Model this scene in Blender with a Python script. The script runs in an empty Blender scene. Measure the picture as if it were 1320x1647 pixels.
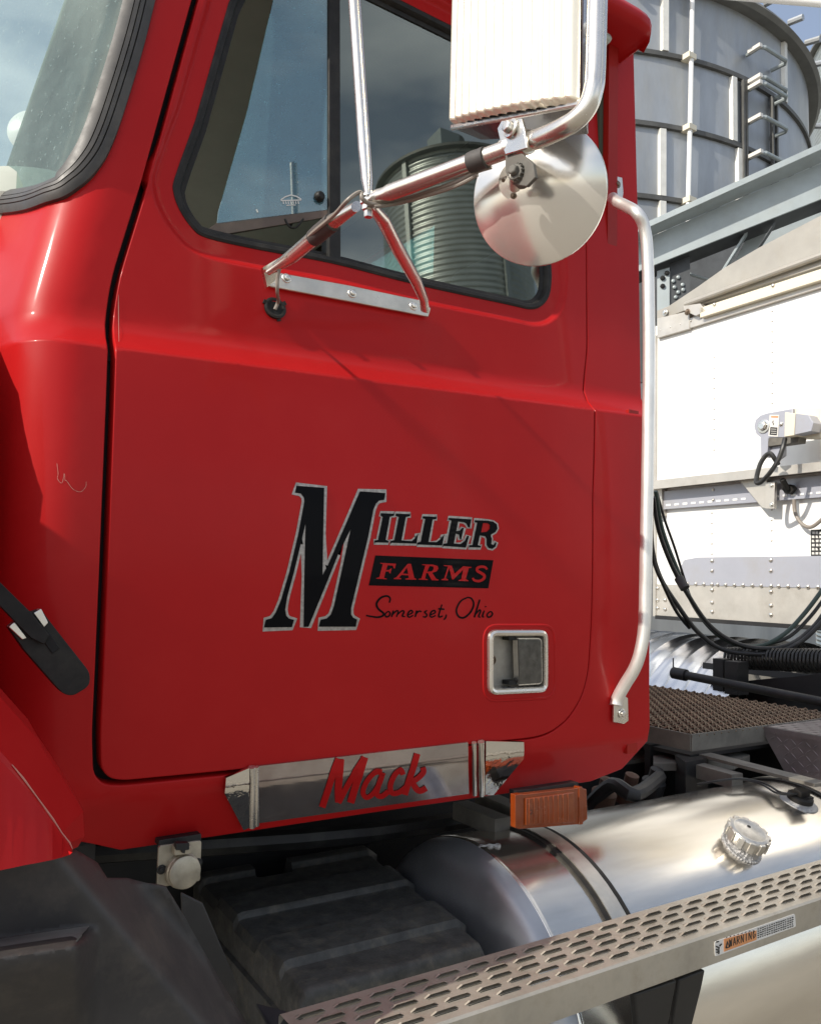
import bpy, bmesh, math, random
import numpy as np
from mathutils import Vector, Matrix
from mathutils.geometry import delaunay_2d_cdt
random.seed(7)
sc = bpy.context.scene
COL = sc.collection
R = math.radians
# ---------------------------------------------------------------- camera (measured from the photograph's vanishing points)
F, CX, CY0 = 1330.0, 660.0, 823.5
def _n(v):
    v = np.array(v, float); return v/np.linalg.norm(v)
AX = _n((2700-CX, -(987-CY0), -F)); AY = _n((-132-CX, -(912-CY0), -F)); AY = _n(AY-AX*AX.dot(AY)); AZ = np.cross(AX, AY)
RW = np.array([AX, AY, AZ]); CAM = np.array([0, 0, 1.65])
cd = bpy.data.cameras.new('camera'); cam = bpy.data.objects.new('camera', cd); COL.objects.link(cam)
cd.sensor_fit = 'VERTICAL'; cd.sensor_height = 36; cd.lens = F/1647*36; cd.clip_start = .02; cd.clip_end = 2000
cam.matrix_world = Matrix.Translation(CAM) @ Matrix(RW.tolist()).to_4x4()
sc.camera = cam
# ---------------------------------------------------------------- light
SUN_DIR = Vector((.81, .022, -.585)).normalized()      # travel direction of the sunlight
sd = bpy.data.lights.new('sun', 'SUN'); so = bpy.data.objects.new('sun', sd); COL.objects.link(so)
sd.energy = 3.5; sd.angle = R(.5); sd.color = (1, .93, .82)
so.rotation_euler = SUN_DIR.to_track_quat('-Z', 'Y').to_euler(); so.location = (-8, 1, 12)
W = bpy.data.worlds.new('World'); sc.world = W; W.use_nodes = True
nt = W.node_tree; bg = nt.nodes['Background']
sky = nt.nodes.new('ShaderNodeTexSky'); sky.sky_type = 'NISHITA'; sky.sun_disc = False
sky.sun_elevation = math.asin(-SUN_DIR.z); sky.sun_rotation = math.atan2(-SUN_DIR.x, -SUN_DIR.y)
tc = nt.nodes.new('ShaderNodeTexCoord'); mp = nt.nodes.new('ShaderNodeMapping'); mp.inputs['Scale'].default_value = (1, 1, 2.6)
no = nt.nodes.new('ShaderNodeTexNoise'); no.inputs['Scale'].default_value = 2.3; no.inputs['Detail'].default_value = 5; no.inputs['Roughness'].default_value = .5
cr = nt.nodes.new('ShaderNodeValToRGB'); cr.color_ramp.elements[0].color = (.12, .12, .12, 1); cr.color_ramp.elements[0].position = .44; cr.color_ramp.elements[1].position = .74
mx = nt.nodes.new('ShaderNodeMixRGB'); mx.inputs[2].default_value = (9.5, 9.6, 9.9, 1)
nt.links.new(tc.outputs['Generated'], mp.inputs[0]); nt.links.new(mp.outputs[0], no.inputs['Vector']); nt.links.new(no.outputs['Fac'], cr.inputs[0])
nt.links.new(cr.outputs[0], mx.inputs[0]); nt.links.new(sky.outputs[0], mx.inputs[1]); nt.links.new(mx.outputs[0], bg.inputs[0])
bg.inputs[1].default_value = .112
sc.view_settings.view_transform = 'Standard'; sc.view_settings.look = 'None'; sc.view_settings.gamma = 1
sc.view_settings.exposure = .50
sc.render.engine = 'CYCLES'; sc.cycles.max_bounces = 10; sc.cycles.transparent_max_bounces = 12
sc.render.resolution_x = 820; sc.render.resolution_y = 1024
# ---------------------------------------------------------------- measuring helpers: photograph ray -> point on a real plane / surface
def ray(px, py): return RW @ _n((px-CX, -(py-CY0), -F))
def P(px, py, ax, val):
    d = ray(px, py); return Vector(CAM+d*(val-CAM[ax])/d[ax])
def PP(px, py, pt, nr):
    d = ray(px, py); nr = np.array(nr); return Vector(CAM+d*(np.array(pt)-CAM).dot(nr)/d.dot(nr))
def PD(px, py, dist): return Vector(CAM+ray(px, py)*dist)
def proj(p):
    c = RW.T @ (np.array(p, float)-CAM); return CX+F*c[0]/-c[2], CY0-F*c[1]/-c[2]
def sstep(a, b, x):
    t = min(1, max(0, (x-a)/(b-a))); return t*t*(3-2*t)
# ---------------------------------------------------------------- materials
MAT = {}
def pm(name, col, rough=.5, metal=0, coat=0, var=0, vscale=8, bump=0, bscale=60, rvar=0, spec=.5, trans=0, coatr=.03, streak=None, dirt=None, aniso=None):
    m = bpy.data.materials.new(name); m.use_nodes = True; t = m.node_tree; b = t.nodes['Principled BSDF']; L = t.links.new
    b.inputs['Base Color'].default_value = (*col, 1); b.inputs['Roughness'].default_value = rough; b.inputs['Metallic'].default_value = metal
    b.inputs['Coat Weight'].default_value = coat; b.inputs['Coat Roughness'].default_value = coatr; b.inputs['Specular IOR Level'].default_value = spec
    tc = t.nodes.new('ShaderNodeTexCoord'); src = tc.outputs['Object']
    if streak:
        mp = t.nodes.new('ShaderNodeMapping'); mp.inputs['Scale'].default_value = streak; L(src, mp.inputs[0]); src = mp.outputs[0]
    colsock = None
    if var:
        n = t.nodes.new('ShaderNodeTexNoise'); n.inputs['Scale'].default_value = vscale; n.inputs['Detail'].default_value = 8; n.inputs['Roughness'].default_value = .65; L(src, n.inputs['Vector'])
        r = t.nodes.new('ShaderNodeValToRGB'); e = r.color_ramp.elements; e[0].position = .32; e[1].position = .72
        e[0].color = (*[max(0, c*(1-var)) for c in col], 1); e[1].color = (*[min(1, c*(1+var)) for c in col], 1)
        L(n.outputs['Fac'], r.inputs[0]); L(r.outputs[0], b.inputs['Base Color']); colsock = r.outputs[0]
    if dirt:      # (colour, amount, scale): patches of dust / grime with a shape of their own
        n = t.nodes.new('ShaderNodeTexNoise'); n.inputs['Scale'].default_value = dirt[2]; n.inputs['Detail'].default_value = 10; n.inputs['Roughness'].default_value = .7; L(src, n.inputs['Vector'])
        r = t.nodes.new('ShaderNodeValToRGB'); e = r.color_ramp.elements; e[0].position = .5; e[1].position = .75; e[1].color = (dirt[1],)*3+(1,)
        L(n.outputs['Fac'], r.inputs[0]); x = t.nodes.new('ShaderNodeMixRGB'); L(r.outputs[0], x.inputs[0])
        if colsock: L(colsock, x.inputs[1])
        else: x.inputs[1].default_value = (*col, 1)
        x.inputs[2].default_value = (*dirt[0], 1); L(x.outputs[0], b.inputs['Base Color'])
    if rvar:
        n = t.nodes.new('ShaderNodeTexNoise'); n.inputs['Scale'].default_value = vscale*1.7; n.inputs['Detail'].default_value = 8; n.inputs['Roughness'].default_value = .7; L(src, n.inputs['Vector'])
        r = t.nodes.new('ShaderNodeMapRange'); r.inputs[1].default_value = .3; r.inputs[2].default_value = .7; r.inputs[3].default_value = max(.02, rough-rvar); r.inputs[4].default_value = rough+rvar
        L(n.outputs['Fac'], r.inputs[0]); L(r.outputs[0], b.inputs['Roughness'])
    if bump:
        n = t.nodes.new('ShaderNodeTexNoise'); n.inputs['Scale'].default_value = bscale; n.inputs['Detail'].default_value = 4; L(src, n.inputs['Vector'])
        u = t.nodes.new('ShaderNodeBump'); u.inputs['Strength'].default_value = min(1, bump); u.inputs['Distance'].default_value = .01*bump if bump < 1 else .01*bump
        L(n.outputs['Fac'], u.inputs['Height']); L(u.outputs[0], b.inputs['Normal'])
        if coat: L(u.outputs[0], b.inputs['Coat Normal'])
    MAT[name] = m; return m
pm('red_paint', (.405, .0090, .0095), .42, 0, .09, var=.07, vscale=2.5, rvar=.05, spec=.12, coatr=.10, bump=.014, bscale=5, dirt=((.42, .030, .022), .18, 5))
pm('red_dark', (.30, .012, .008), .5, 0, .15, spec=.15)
pm('black_rubber', (.014, .013, .012), .6, var=.35, vscale=30, rvar=.1, spec=.3, dirt=((.06, .055, .045), .5, 14))
pm('gasket', (.045, .042, .038), .5, var=.3, vscale=25, rvar=.1, dirt=((.12, .11, .09), .4, 12))
pm('black_gap', (.006, .006, .006), .8)
pm('black_plastic', (.022, .021, .021), .55, var=.3, vscale=5, rvar=.12, bump=.12, bscale=300, dirt=((.13, .12, .105), .45, 7))
pm('batt_plastic', (.062, .062, .058), .45, var=.35, vscale=30, rvar=.12, bump=.2, bscale=260, spec=.25, dirt=((.17, .15, .11), .6, 38))
pm('fender_plastic', (.042, .038, .036), .55, var=.25, vscale=5, rvar=.12, bump=.08, bscale=300, spec=.35, dirt=((.12, .10, .08), .55, 11))
pm('chrome', (.74, .70, .64), .25, .9, rvar=.07, vscale=9, bump=.04, bscale=30, dirt=((.48, .42, .34), .5, 10))
pm('mirror_chrome', (.78, .76, .72), .05, 1, rvar=.03, vscale=6, bump=.05, bscale=14, dirt=((.45, .40, .34), .35, 6))
pm('stainless', (.74, .71, .65), .3, 1, var=.1, vscale=20, rvar=.1)
pm('spot_steel', (.84, .80, .73), .19, .74, var=.05, vscale=4, rvar=.06, bump=.04, bscale=5)
pm('brushed_alu', (.62, .58, .51), .38, 1, var=.18, vscale=14, rvar=.12, bump=.15, bscale=120)
pm('tank_alu', (.74, .70, .63), .20, .95, var=.16, vscale=2.2, rvar=.05, bump=.02, bscale=5, streak=(.45, 3.5, 3.5), dirt=((.50, .43, .34), .3, 3))
pm('tank_head_shaded', (.36, .375, .40), .40, .8, var=.15, vscale=4, rvar=.12)  # tank metal darkened and blued, the head's shade put into the colour
pm('step_alu', (.46, .42, .35), .45, .55, var=.25, vscale=9, rvar=.12, bump=.15, bscale=200, dirt=((.20, .16, .11), .6, 18))
pm('handle_alu', (.82, .80, .76), .38, .75, var=.08, vscale=12, rvar=.08)
pm('galv', (.36, .38, .40), .48, .5, var=.22, vscale=1.6, rvar=.12, streak=(1, 1, .3), dirt=((.40, .38, .32), .5, 2.6))
pm('galv_blue', (.31, .35, .36), .5, .3, var=.12, vscale=3, rvar=.1, dirt=((.30, .30, .26), .35, 5))
pm('galv_corr', (.44, .46, .44), .4, .7, var=.15, vscale=1.5)
pm('galv_sunlit', (.72, .71, .66), .5, .2, var=.1)  # lighter galvanised steel: grazing sun on the seams put into the colour
pm('dark_steel', (.05, .055, .06), .55, .3, var=.3, vscale=6)
pm('silo_trim', (.10, .10, .095), .6, .3, var=.3, vscale=5)
pm('roof_galv', (.16, .16, .15), .6, .3, var=.2, vscale=3)
pm('white_panel', (.82, .82, .80), .35, 0, .3, var=.02, vscale=2)
pm('trailer_alu', (.56, .53, .48), .42, .55, var=.12, vscale=6, rvar=.1, dirt=((.34, .30, .24), .4, 7))
pm('trailer_grey', (.40, .41, .46), .45, .3, var=.08, vscale=3, dirt=((.30, .27, .22), .5, 3))
pm('tarp_cap', (.38, .36, .32), .5, .35, var=.12, vscale=4, bump=.3, bscale=12, dirt=((.36, .32, .25), .5, 6))
pm('cream', (.72, .66, .52), .5)
pm('frame_black', (.010, .010, .011), .55, 0, 0, var=.3, vscale=10, dirt=((.045, .04, .034), .5, 8))
pm('frame_dusty', (.15, .14, .12), .7, 0, var=.35, vscale=9, dirt=((.06, .05, .045), .6, 8))
pm('rusty', (.10, .055, .035), .8, var=.4, vscale=20)
pm('grating', (.20, .135, .085), .6, .3, var=.35, vscale=8, dirt=((.05, .03, .02), .7, 6))
pm('tread', (.24, .21, .21), .42, .5, var=.25, vscale=10, rvar=.12)
pm('hose_black', (.014, .014, .014), .42, var=.3, vscale=20, dirt=((.10, .10, .085), .4, 12))
pm('hose_green', (.030, .055, .045), .45, var=.2, vscale=20)
pm('cable_grey', (.24, .21, .18), .5)
pm('fender_alu', (.66, .67, .70), .22, 1, rvar=.05)
pm('trim_chrome', (.42, .37, .35), .12, .88, var=.2, vscale=7, rvar=.07, bump=.06, bscale=9, dirt=((.22, .13, .11), .6, 9))
pm('maroon_reflection', (.035, .012, .012), .25, 0, .5)  # red door's reflection in the mirror housing, put into its colour
pm('scratch_highlight', (.52, .22, .17), .6)  # pale tone for paint scratches and for the fender crease highlight
pm('vent_trim', (.12, .085, .065), .45, .3, var=.3, vscale=20)
pm('wavy_chrome', (.72, .69, .64), .06, 1, bump=.5, bscale=26)
pm('ledge_skylit', (.17, .165, .155), .5, var=.2, vscale=30, dirt=((.12, .11, .10), .5, 14))  # paler plastic: sky light on the ledge top put into the colour
pm('paddle', (.15, .15, .15), .18, 1, var=.3, vscale=60, rvar=.1)
pm('tape', (.055, .05, .047), .65, var=.2, vscale=40)
pm('tyre', (.020, .020, .020), .8, var=.3, vscale=20)
pm('decal_black', (.002, .002, .003), .5, 0, .05, spec=.06)
pm('decal_silver', (.34, .31, .29), .35, .6, var=.35, vscale=160)
pm('decal_red', (.405, .0090, .0095), .42, 0, .09, spec=.10)
pm('amber', (.21, .036, .006), .22, 0, .4, var=.2, vscale=12, rvar=.1, dirt=((.30, .08, .02), .5, 20))
pm('amber_dark', (.10, .02, .006), .5)
pm('label_white', (.66, .64, .60), .5); pm('label_orange', (.62, .26, .10), .5, var=.1, vscale=60); pm('label_black', (.02, .02, .02), .5)
pm('lock', (.20, .15, .11), .45, .8, var=.3, vscale=100)
pm('tray', (.36, .34, .30), .5, .5, var=.15, vscale=40)
pm('interior', (.055, .058, .036), .8, var=.1, vscale=3); pm('interior_light', (.40, .42, .36), .7, var=.08); pm('seat_cloth', (.07, .075, .08), .9)
pm('gravel', (.25, .23, .19), .9, var=.25, vscale=6, bump=1, bscale=25, dirt=((.20, .18, .15), .5, .6))
pm('concrete', (.42, .40, .36), .85, var=.15, vscale=2)
pm('socket', (.42, .38, .30), .42, .6, var=.25, vscale=30, rvar=.12, bump=.2, bscale=120)
pm('cap_alu', (.52, .50, .46), .34, .85, var=.25, vscale=40, rvar=.08)
pm('weld', (.50, .50, .50), .5, .8, bump=1, bscale=160)
def glass(name, tint, refl, dust=0, dustcol=(.5, .55, .55), dscale=9, base=.06, rmax=.6):
    m = bpy.data.materials.new(name); m.use_nodes = True; t = m.node_tree; t.nodes.clear(); L = t.links.new
    o = t.nodes.new('ShaderNodeOutputMaterial'); tr = t.nodes.new('ShaderNodeBsdfTransparent'); tr.inputs[0].default_value = (*tint, 1)
    gl = t.nodes.new('ShaderNodeBsdfGlossy'); gl.inputs['Roughness'].default_value = .01; gl.inputs[0].default_value = (.88, .95, .86, 1)
    fr = t.nodes.new('ShaderNodeLayerWeight'); fr.inputs['Blend'].default_value = .35
    mr = t.nodes.new('ShaderNodeMapRange'); mr.inputs[3].default_value = refl; mr.inputs[4].default_value = rmax; L(fr.outputs['Fresnel'], mr.inputs[0])
    mx = t.nodes.new('ShaderNodeMixShader'); L(mr.outputs[0], mx.inputs[0]); L(tr.outputs[0], mx.inputs[1]); L(gl.outputs[0], mx.inputs[2]); last = mx.outputs[0]
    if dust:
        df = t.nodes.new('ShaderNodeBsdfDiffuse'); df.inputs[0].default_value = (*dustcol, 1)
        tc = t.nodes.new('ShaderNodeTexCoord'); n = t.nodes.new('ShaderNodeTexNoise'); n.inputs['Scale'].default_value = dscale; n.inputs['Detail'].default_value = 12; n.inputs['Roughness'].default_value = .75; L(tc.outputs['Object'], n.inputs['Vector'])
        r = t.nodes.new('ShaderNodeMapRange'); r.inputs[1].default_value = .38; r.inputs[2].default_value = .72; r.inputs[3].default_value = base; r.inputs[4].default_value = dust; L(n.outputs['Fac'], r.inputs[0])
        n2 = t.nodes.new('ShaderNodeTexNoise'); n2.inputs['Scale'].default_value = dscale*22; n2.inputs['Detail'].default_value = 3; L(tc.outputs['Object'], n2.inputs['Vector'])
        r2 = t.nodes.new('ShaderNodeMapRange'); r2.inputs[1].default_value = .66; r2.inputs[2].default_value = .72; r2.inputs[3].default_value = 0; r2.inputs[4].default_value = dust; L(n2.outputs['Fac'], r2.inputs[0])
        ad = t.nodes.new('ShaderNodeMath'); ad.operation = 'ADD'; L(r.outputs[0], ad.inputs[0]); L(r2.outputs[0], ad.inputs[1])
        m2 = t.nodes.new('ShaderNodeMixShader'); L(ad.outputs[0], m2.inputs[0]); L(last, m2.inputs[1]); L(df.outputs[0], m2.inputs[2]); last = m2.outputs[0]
    L(last, o.inputs[0]); MAT[name] = m
glass('glass_side', (.30, .38, .34), .17, .05, (.45, .5, .48), 6, .01)
glass('glass_vent', (.28, .42, .50), .22, .42, (.20, .38, .47), 11, .22)  # dust veil; its blue is the reflected sky put into the colour
glass('glass_shield', (.62, .72, .68), .10, .34, (.30, .40, .38), 6, .16, .3)
glass('glass_rear', (.55, .80, .85), .06)
# ---------------------------------------------------------------- mesh building
def tag(o, label=None, cat=None, group=None, kind=None):
    for k, v in (('label', label), ('category', cat), ('group', group), ('kind', kind)):
        if v: o[k] = v
    return o
def thing(name, label, cat, loc=(0, 0, 0), group=None):
    o = bpy.data.objects.new(name, None); COL.objects.link(o); o.location = loc; o.empty_display_size = .1
    return tag(o, label, cat, group)
def wloc(o):
    v = Vector((0, 0, 0))
    while o is not None: v += o.location; o = o.parent
    return v
def frame_of(d):
    d = Vector(d).normalized(); u = d.orthogonal().normalized(); return d, u, d.cross(u)
def catmull(pts, k=6):
    pts = [Vector(p) for p in pts]; out = []
    for i in range(len(pts)-1):
        a = pts[max(i-1, 0)]; b = pts[i]; c = pts[i+1]; d = pts[min(i+2, len(pts)-1)]
        for j in range(k):
            t = j/k; out.append(.5*((2*b)+(c-a)*t+(2*a-5*b+4*c-d)*t*t+(3*b-a-3*c+d)*t*t*t))
    out.append(pts[-1]); return out
class MB:
    def __init__(s): s.v = []; s.f = []; s.m = []; s.mats = []; s.cn = {}
    def mi(s, mat):
        if mat not in s.mats: s.mats.append(mat)
        return s.mats.index(mat)
    def add(s, vs, fs, mat):
        b = len(s.v); s.v += [tuple(v) for v in vs]; k = s.mi(mat)
        for f in fs: s.f.append([b+i for i in f]); s.m.append(k)
        return b
    def box(s, c, d, mat, rot=None):
        M = rot.to_3x3() if rot else Matrix.Identity(3); c = Vector(c)
        vs = [c+M @ Vector((x*d[0]/2, y*d[1]/2, z*d[2]/2)) for x in (-1, 1) for y in (-1, 1) for z in (-1, 1)]
        s.add(vs, [(0, 1, 3, 2), (4, 6, 7, 5), (0, 4, 5, 1), (2, 3, 7, 6), (0, 2, 6, 4), (1, 5, 7, 3)], mat)
    def bar(s, a, b, w, h, mat, up=(0, 0, 1)):
        a = Vector(a); b = Vector(b); d = (b-a).normalized(); sd = d.cross(Vector(up)).normalized(); u = sd.cross(d)
        vs = [p+sd*i*w/2+u*j*h/2 for p in (a, b) for i in (-1, 1) for j in (-1, 1)]
        s.add(vs, [(0, 2, 3, 1), (4, 5, 7, 6), (0, 4, 6, 2), (1, 3, 7, 5), (0, 1, 5, 4), (2, 6, 7, 3)], mat)
    def hexa(s, q1, q2, mat):      # two quads (near, far) joined to a solid
        vs = list(q1)+list(q2); n = len(q1)
        fs = [tuple(range(n))[::-1], tuple(range(n, 2*n))]+[(i, (i+1) % n, n+(i+1) % n, n+i) for i in range(n)]
        s.add(vs, fs, mat)
    def prism(s, poly, vec, mat):
        vec = Vector(vec); s.hexa([Vector(p) for p in poly], [Vector(p)+vec for p in poly], mat)
    def tube(s, pts, r, mat, n=12, smooth=0, flat=None, closed=False):
        pts = catmull(pts, smooth) if smooth else [Vector(p) for p in pts]
        rr = r if isinstance(r, (list, tuple)) else [r]*len(pts)
        if len(rr) != len(pts): rr = [rr[min(len(rr)-1, int(i*(len(rr)-1)/(len(pts)-1)+.5))] for i in range(len(pts))]
        vs = []; u = None
        for i, p in enumerate(pts):
            d = (pts[min(i+1, len(pts)-1)]-pts[max(i-1, 0)]).normalized()
            if u is None: u = d.orthogonal().normalized() if flat is None else (Vector(flat)-d*Vector(flat).dot(d)).normalized()
            else: u = (u-d*u.dot(d)).normalized()
            w = d.cross(u); k = rr[i]
            ku, kw = (k, k) if not isinstance(k, tuple) else k
            vs += [p+u*math.cos(2*math.pi*j/n)*ku+w*math.sin(2*math.pi*j/n)*kw for j in range(n)]
        fs = [(i*n+j, i*n+(j+1) % n, (i+1)*n+(j+1) % n, (i+1)*n+j) for i in range(len(pts)-1) for j in range(n)]
        fs += [tuple(range(n))[::-1], tuple((len(pts)-1)*n+j for j in range(n))]
        s.add(vs, fs, mat)
    def lathe(s, o, d, prof, mat, n=32, u=None):
        d, uu, w = frame_of(d)
        if u is not None: uu = (Vector(u)-d*Vector(u).dot(d)).normalized(); w = d.cross(uu)
        o = Vector(o); vs = []
        for r, h in prof: vs += [o+d*h+(uu*math.cos(2*math.pi*j/n)+w*math.sin(2*math.pi*j/n))*max(r, 1e-5) for j in range(n)]
        fs = [(i*n+j, i*n+(j+1) % n, (i+1)*n+(j+1) % n, (i+1)*n+j) for i in range(len(prof)-1) for j in range(n)]
        s.add(vs, fs, mat)
    def bolt(s, o, d, r, h, mat='stainless', washer=True):
        o = Vector(o); d = Vector(d).normalized()
        if washer: s.lathe(o, d, [(r*1.55, 0), (r*1.55, h*.25), (r, h*.3)], mat, 20)
        s.lathe(o, d, [(r, 0), (r, h*.8), (r*.8, h), (0, h)], mat, 6)
    def rivet(s, o, d, r, mat='stainless', n=8):
        s.lathe(o, d, [(r, 0), (r*.8, r*.45), (r*.35, r*.65), (0, r*.7)], mat, n)
    def build(s, name, parent=None, bevel=0, sharp=35, normals=None, seg=2):
        me = bpy.data.meshes.new(name); off = wloc(parent) if parent else Vector((0, 0, 0))
        me.from_pydata([tuple(Vector(v)-off) for v in s.v], [], s.f); me.validate(clean_customdata=False)
        for m in s.mats: me.materials.append(MAT[m])
        if len(me.polygons) == len(s.m): me.polygons.foreach_set('material_index', s.m)
        me.polygons.foreach_set('use_smooth', [True]*len(me.polygons))
        if normals is None:
            bm = bmesh.new(); bm.from_mesh(me); bmesh.ops.recalc_face_normals(bm, faces=bm.faces); bm.to_mesh(me); bm.free()
            me.set_sharp_from_angle(angle=R(sharp))
        else: me.normals_split_custom_set_from_vertices(normals)
        me.update(); o = bpy.data.objects.new(name, me); COL.objects.link(o)
        if parent: o.parent = parent
        if bevel:
            b = o.modifiers.new('bevel', 'BEVEL'); b.width = bevel; b.segments = seg; b.limit_method = 'ANGLE'; b.angle_limit = R(40); b.harden_normals = False
        return o
def inpoly(x, y, poly):
    c = False; n = len(poly); j = n-1
    for i in range(n):
        xi, yi = poly[i]; xj, yj = poly[j]
        if (yi > y) != (yj > y) and x < (xj-xi)*(y-yi)/(yj-yi)+xi: c = not c
        j = i
    return c
def dpoly(x, y, poly):
    best = 9
    for i in range(len(poly)):
        ax, ay = poly[i]; bx, by = poly[(i+1) % len(poly)]; dx, dy = bx-ax, by-ay; L = dx*dx+dy*dy
        t = 0 if L == 0 else max(0, min(1, ((x-ax)*dx+(y-ay)*dy)/L)); best = min(best, math.hypot(x-ax-t*dx, y-ay-t*dy))
    return best
def cdt(outer, holes, spacing=None, extra=()):
    vs = [Vector(p) for p in outer]; es = [(i, (i+1) % len(outer)) for i in range(len(outer))]
    for h in holes:
        b = len(vs); vs += [Vector(p) for p in h]; es += [(b+i, b+(i+1) % len(h)) for i in range(len(h))]
    if spacing:
        xs = [p[0] for p in outer]; ys = [p[1] for p in outer]; nx = int((max(xs)-min(xs))/spacing); ny = int((max(ys)-min(ys))/spacing)
        for i in range(nx+1):
            for j in range(ny+1):
                x = min(xs)+(i+.5*(j % 2))*spacing; y = min(ys)+j*spacing
                if inpoly(x, y, outer) and not any(inpoly(x, y, h) for h in holes) and dpoly(x, y, outer) > spacing*.45 and all(dpoly(x, y, h) > spacing*.45 for h in holes): vs.append(Vector((x, y)))
    for p in extra:
        if inpoly(p[0], p[1], outer) and not any(inpoly(p[0], p[1], h) for h in holes) and dpoly(p[0], p[1], outer) > .004 and all(dpoly(p[0], p[1], h) > .004 for h in holes): vs.append(Vector(p))
    r = delaunay_2d_cdt([Vector((p[0], p[1])) for p in vs], es, [], 0, 1e-6); V, Fc = r[0], r[2]; out = []
    for f in Fc:
        cx = sum(V[i].x for i in f)/3; cy = sum(V[i].y for i in f)/3
        if inpoly(cx, cy, outer) and not any(inpoly(cx, cy, h) for h in holes): out.append(f)
    return V, out
def resample(poly, d, closed=True):
    out = []; n = len(poly)
    for i in range(n if closed else n-1):
        a = Vector(poly[i]); b = Vector(poly[(i+1) % n]); k = max(1, int(math.ceil((b-a).length/d)))
        for j in range(k): out.append(tuple(a.lerp(b, j/k)))
    if not closed: out.append(tuple(poly[-1]))
    return out
def rnd(poly, r, k=5):   # round the corners of a 2-D polygon; r may be a list
    out = []; n = len(poly)
    for i in range(n):
        p = Vector(poly[i]); a = Vector(poly[i-1]); b = Vector(poly[(i+1) % n]); rr = r[i] if isinstance(r, (list, tuple)) else r
        if rr <= 0: out.append(tuple(p)); continue
        q = min(rr, (a-p).length*.48, (b-p).length*.48); s = p+(a-p).normalized()*q; e = p+(b-p).normalized()*q
        for j in range(k+1):
            t = j/k; out.append(tuple(s*(1-t)**2+p*2*t*(1-t)+e*t*t))
    return out
def offs(poly, d):
    n = len(poly); out = []; area = sum(poly[i][0]*poly[(i+1) % n][1]-poly[(i+1) % n][0]*poly[i][1] for i in range(n)); s = 1 if area > 0 else -1
    for i in range(n):
        p = Vector(poly[i]); e1 = (p-Vector(poly[i-1])).normalized(); e2 = (Vector(poly[(i+1) % n])-p).normalized()
        n1 = Vector((e1.y, -e1.x))*s; n2 = Vector((e2.y, -e2.x))*s; b = (n1+n2)
        b = b/max(.5, b.length*b.length/2) if b.length > 1e-4 else n1
        out.append(tuple(p+b*d))
    return out
# ---------------------------------------------------------------- the side skin of the cab: parameters (a, z) -> world point
D = 1.2; WIN = []
def a0(z): return .235+.20*max(0, z-2.03)
def yside(x, z):
    zc = 1.972+.043*(x-.28)                      # belt crease
    y = D+.0
    y += .012*((z-1.66)/.32)**2*(1 if z < zc else 0) if z < zc else .012*((zc-1.66)/.32)**2
    t = min(1, max(0, (z-zc)/.060)); y += .042*(1-(1-t)**2)
    if z > zc+.02: y += (z-zc-.02)*.073
    if z < 1.335: y += (1.335-z)*.45
    if WIN and z > 2.02:
        d = -dpoly(x, z, WIN) if inpoly(x, z, WIN) else dpoly(x, z, WIN)
        y += .010*(1-sstep(.026, .040, d))
    return y
def skin(a, z):
    A = a0(z)
    if a >= A: return Vector((a, yside(a, z), z))
    t = A-a; rc = .085; th = R(74); L = rc*th; y = yside(A, z)
    if t < L:
        q = t/rc; return Vector((A-rc*math.sin(q), y+rc*(1-math.cos(q)), z))
    return Vector((A-rc*math.sin(th)-(t-L)*math.cos(th), y+rc*(1-math.cos(th))+(t-L)*math.sin(th), z))
def skn(a, z):
    e = .002; du = skin(a+e, z)-skin(a-e, z); dv = skin(a, z+e)-skin(a, z-e); return du.cross(dv).normalized()
def AZp(px, py):
    p = P(px, py, 1, D+.02); a, z = p.x, p.z
    if px < 110: a = .235-(110-px)*.002
    for _ in range(40):
        w = proj(skin(a, z)); ex, ey = px-w[0], py-w[1]
        if abs(ex)+abs(ey) < .02: break
        e = 1e-4; wa = proj(skin(a+e, z)); wz = proj(skin(a, z+e))
        j = np.array([[(wa[0]-w[0])/e, (wz[0]-w[0])/e], [(wa[1]-w[1])/e, (wz[1]-w[1])/e]])
        try: s = np.linalg.solve(j, [ex, ey])
        except Exception: break
        s = np.clip(s, -.06, .06); a += s[0]; z += s[1]
    return (a, z)
def PS(px, py, off=0):
    a, z = AZp(px, py); return skin(a, z)-skn(a, z)*(-off)*-1 if False else skin(a, z)+skn(a, z)*off
# window opening in the door (rubber / paint edge)
_w = [(372, 0), (318, 191), (286, 280), (283, 305), (293, 334), (313, 363), (337, 379), (420, 398), (537, 420), (674, 455), (820, 487), (858, 495), (877, 488), (888, 470), (891, 442)]
_w = _w[:1]+[tuple(v)[:2] for v in catmull([Vector((*p, 0)) for p in _w[1:]], 4)]
WINo = [AZp(*q) for q in _w]
xr = WINo[-1][0]; zt = AZp(744, 48)[1]
x_tl = WINo[0][0]+(zt-WINo[0][1])*.19
WINo += [(xr-.004, zt-.08), (xr-.03, zt-.02), (xr-.08, zt), (x_tl+.09, zt+.012), (x_tl+.02, zt-.02)]
WIN = WINo
WINo = resample(WINo, .03)
EXTRA = []
for _d in (.020, .026, .029, .032, .035, .038, .042, .048): EXTRA += resample(offs(WIN, _d), .009)
for _i in range(240):
    _x = -.6+_i*.009
    for _k in (-.012, -.004, 0, .006, .012, .018, .024, .030, .036, .043, .052): EXTRA.append((_x+.004*(_k*1000 % 2), 1.972+.043*(_x-.28)+_k))
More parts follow.
